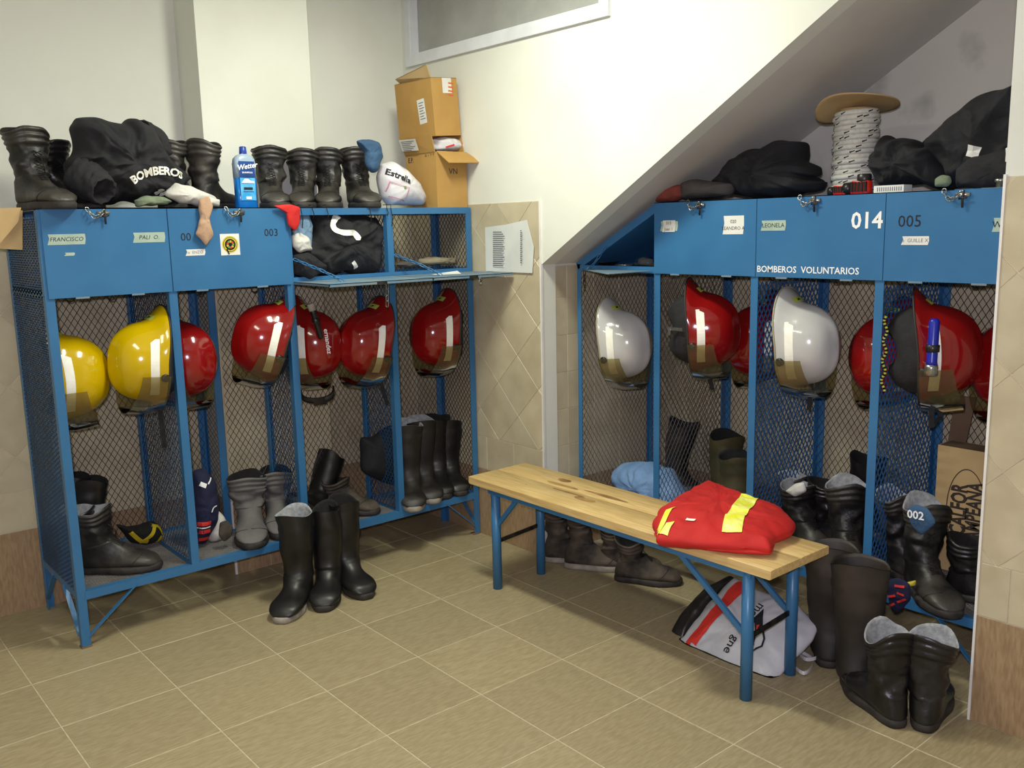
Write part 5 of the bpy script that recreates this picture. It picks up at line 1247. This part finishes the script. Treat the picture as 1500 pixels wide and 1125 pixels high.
# slant bay compartment
p = on(893, 385, X=3.36); t = thing('dark_dish', 'dark round dish in the small slanted compartment', 'dish', (3.36, p.y+.05, RM+.001))
MB().lathe([(.05, 0), (.085, .022), (.088, .024), (.083, .022), (.05, .004)], 28, c1=False).build('dish_bowl', M['black_plastic'], t, True)
p = on(915, 388, X=3.28); t = thing('steel_ashtray', 'shiny steel dish catching the light in the slanted compartment', 'dish', (3.28, p.y, RM+.001))
MB().lathe([(.03, 0), (.045, .012), (.048, .018), (.043, .017), (.028, .004)], 28, c1=False).build('dish_bowl', M['steel'], t, True)
soft('clear_wrapper', M['clearplastic'], [(930, 388), (935, 378), (948, 374), (957, 378), (958, 390)], {'X': 3.30}, .08, 'crumpled clear plastic wrapper right in the slanted compartment', 'wrapper', seed=69, amp=.008, freq=20, n=40, nr=8, zmin=RM+.001)

# ================================================================== floor of the right rack
soft('light_blue_towel', M['lightblue'], [(900, 690), (915, 680), (950, 676), (980, 690), (1000, 720), (1010, 745), (940, 735), (905, 715)], {'X': 3.42}, .22, 'light blue towel on the bottom of the slanted end bay behind the bench', 'towel', seed=71, amp=.022, freq=9, n=100, nr=16, zmin=ZR_)
# cardboard box with printing, and brown strip behind it
b0 = on(1367, 860, X=3.55); zt = on(1378, 652, X=3.55).z
y1 = on(1378, 652, X=3.55).y
t = thing('printed_carton', 'cardboard carton standing on end with brown oval printing in the last bay', 'box', (3.57, y1-.18, ZR_))
cw2 = .19; ch2 = zt-ZR_
MB().box((-.02, -cw2, 0), (-.016, cw2, ch2)).build('front_panel', M['card2'], t)
MB().box((-.016, cw2-.004, 0), (.09, cw2, ch2)).build('side_panel', M['card2'], t)
MB().box((-.016, -cw2, 0), (.09, -cw2+.004, ch2)).build('side_panel', M['card2'], t)
MB().box((.086, -cw2+.004, 0), (.09, cw2-.004, ch2)).build('back_panel', M['card2'], t)
MB().box((-.016, -cw2+.004, ch2-.004), (.086, cw2-.004, ch2)).build('top_panel', M['cardb'], t)
mb = MB(); u_ = Vector((0, 0, 1)); v_ = Vector((0, 1, 0))
tc_ = on(1410, 752, X=3.55)-Vector((3.57, y1-.18, ZR_)); yy = tc_.y; zz = tc_.z
n_ = u_.cross(v_)
ov = [(.165*math.cos(a), .075*math.sin(a)) for a in [2*PI*i/40 for i in range(40)]]; oi_ = [(x*.975, y*.95) for x, y in ov]
decal(mb, (ov+oi_, [(i, (i+1) % 40, 40+(i+1) % 40, 40+i) for i in range(40)]), (-.0205, yy-.01, zz+.015), u_, v_, 0, .0006)
decal(mb, text_geo('CALFOR', .085, .035), (-.0205, yy+.014, zz+.012), u_, v_, 0, .0006, None, lambda x, y: (x*.64, y))
decal(mb, text_geo('PAMPEANA', .080, .035), (-.0205, yy-.044, zz+.005), u_, v_, 0, .0006, None, lambda x, y: (x*.62, y))
mb.build('carton_printing', M['ink_brown'], t)
t = tag(MB().prism([(0, 0, 0), (0, -.07, 0), (.0, -.10, .20), (0, -.02, .2)], (.01, 0, 0)).build('brown_strip', M['cardb'], None), 'brown cardboard strip leaning above the printed carton', 'cardboard'); p = on(1387, 650, X=3.66); t.location = (3.665, p.y, p.z)
soft('patterned_sock', M['navy_cloth'], [(1298, 850), (1318, 846), (1334, 856), (1333, 878), (1322, 893), (1312, 899), (1302, 885)], {'X': 3.10}, .03, 'navy and red patterned sock hanging off the shelf between the boots', 'sock', seed=72, amp=.006, freq=16, n=50, nr=8)
o = [x for x in bpy.data.objects if x.name.startswith('patterned_sock')][0]; bt = bvh_of(o); mb = MB()
for a, b, c, d in ((1304, 872, 1316, 870), (1318, 866, 1328, 870), (1306, 886, 1314, 882), (1318, 880, 1330, 876), (1314, 856, 1328, 858)):
    P0 = on(a, b, X=3.1); P1 = on(c, d, X=3.1); mb.add([], [])
    d_ = (P1-P0).normalized(); decal(mb, rect_geo(0, -.004, (P1-P0).length, .004, 4, 1), P0-o.location-Vector((.1, 0, 0)), d_, Vector((0, -d_.z, d_.y))*(-1 if d_.y < 0 else 1) if False else Vector((-1, 0, 0)).cross(d_), 0, .004, bt)
mb.build('red_pattern', M['red_ink'], o)
soft('orange_scrap', M['yellow_ink'], [(1328, 853), (1342, 850), (1341, 858), (1330, 860)], {'X': 3.15}, .02, 'small orange scrap on the shelf next to the patterned sock', 'cloth', seed=73, amp=.002, n=30, nr=5)
soft('white_tongue', M['white_cloth'], [(1150, 720), (1165, 708), (1178, 706), (1182, 720), (1165, 728)], {'X': 3.28}, .04, 'white cloth stuck in the second boot of the third bay', 'cloth', seed=74, amp=.004, n=40, nr=6)
soft('dark_insole', M['denim'], [(1328, 745), (1342, 738), (1360, 745), (1372, 765), (1350, 785), (1335, 770)], {'X': 3.19}, .02, 'dark blue insole painted with white digits standing in a boot collar', 'insole', seed=75, amp=.001, n=40, nr=6)
o = [x for x in bpy.data.objects if x.name.startswith('dark_insole')][0]
decal(MB(), text_geo('002', .042, .02), on(1341, 755, X=3.165)-o.location, (0, -1, .05), (0, .05, 1), 0, 0).build('painted_digits', M['white_ink'], o)
for k, (px, py, l_) in enumerate(((1186, 845, .17), (1189, 850, .12), (1214, 835, .2))):
    p = on(px, py, X=3.155); t = tag(MB().tube([(.02, 0, .02), (0, 0, .01), (0, .004, -l_*.5), (.002, -.004, -l_)], .0022, 5).build('boot_lace', M['lace'], None, True), ('first', 'second', 'third')[k]+' boot lace from the left hanging below the right rack shelf', 'lace', 'boot laces hanging from the right rack shelf'); t.location = p
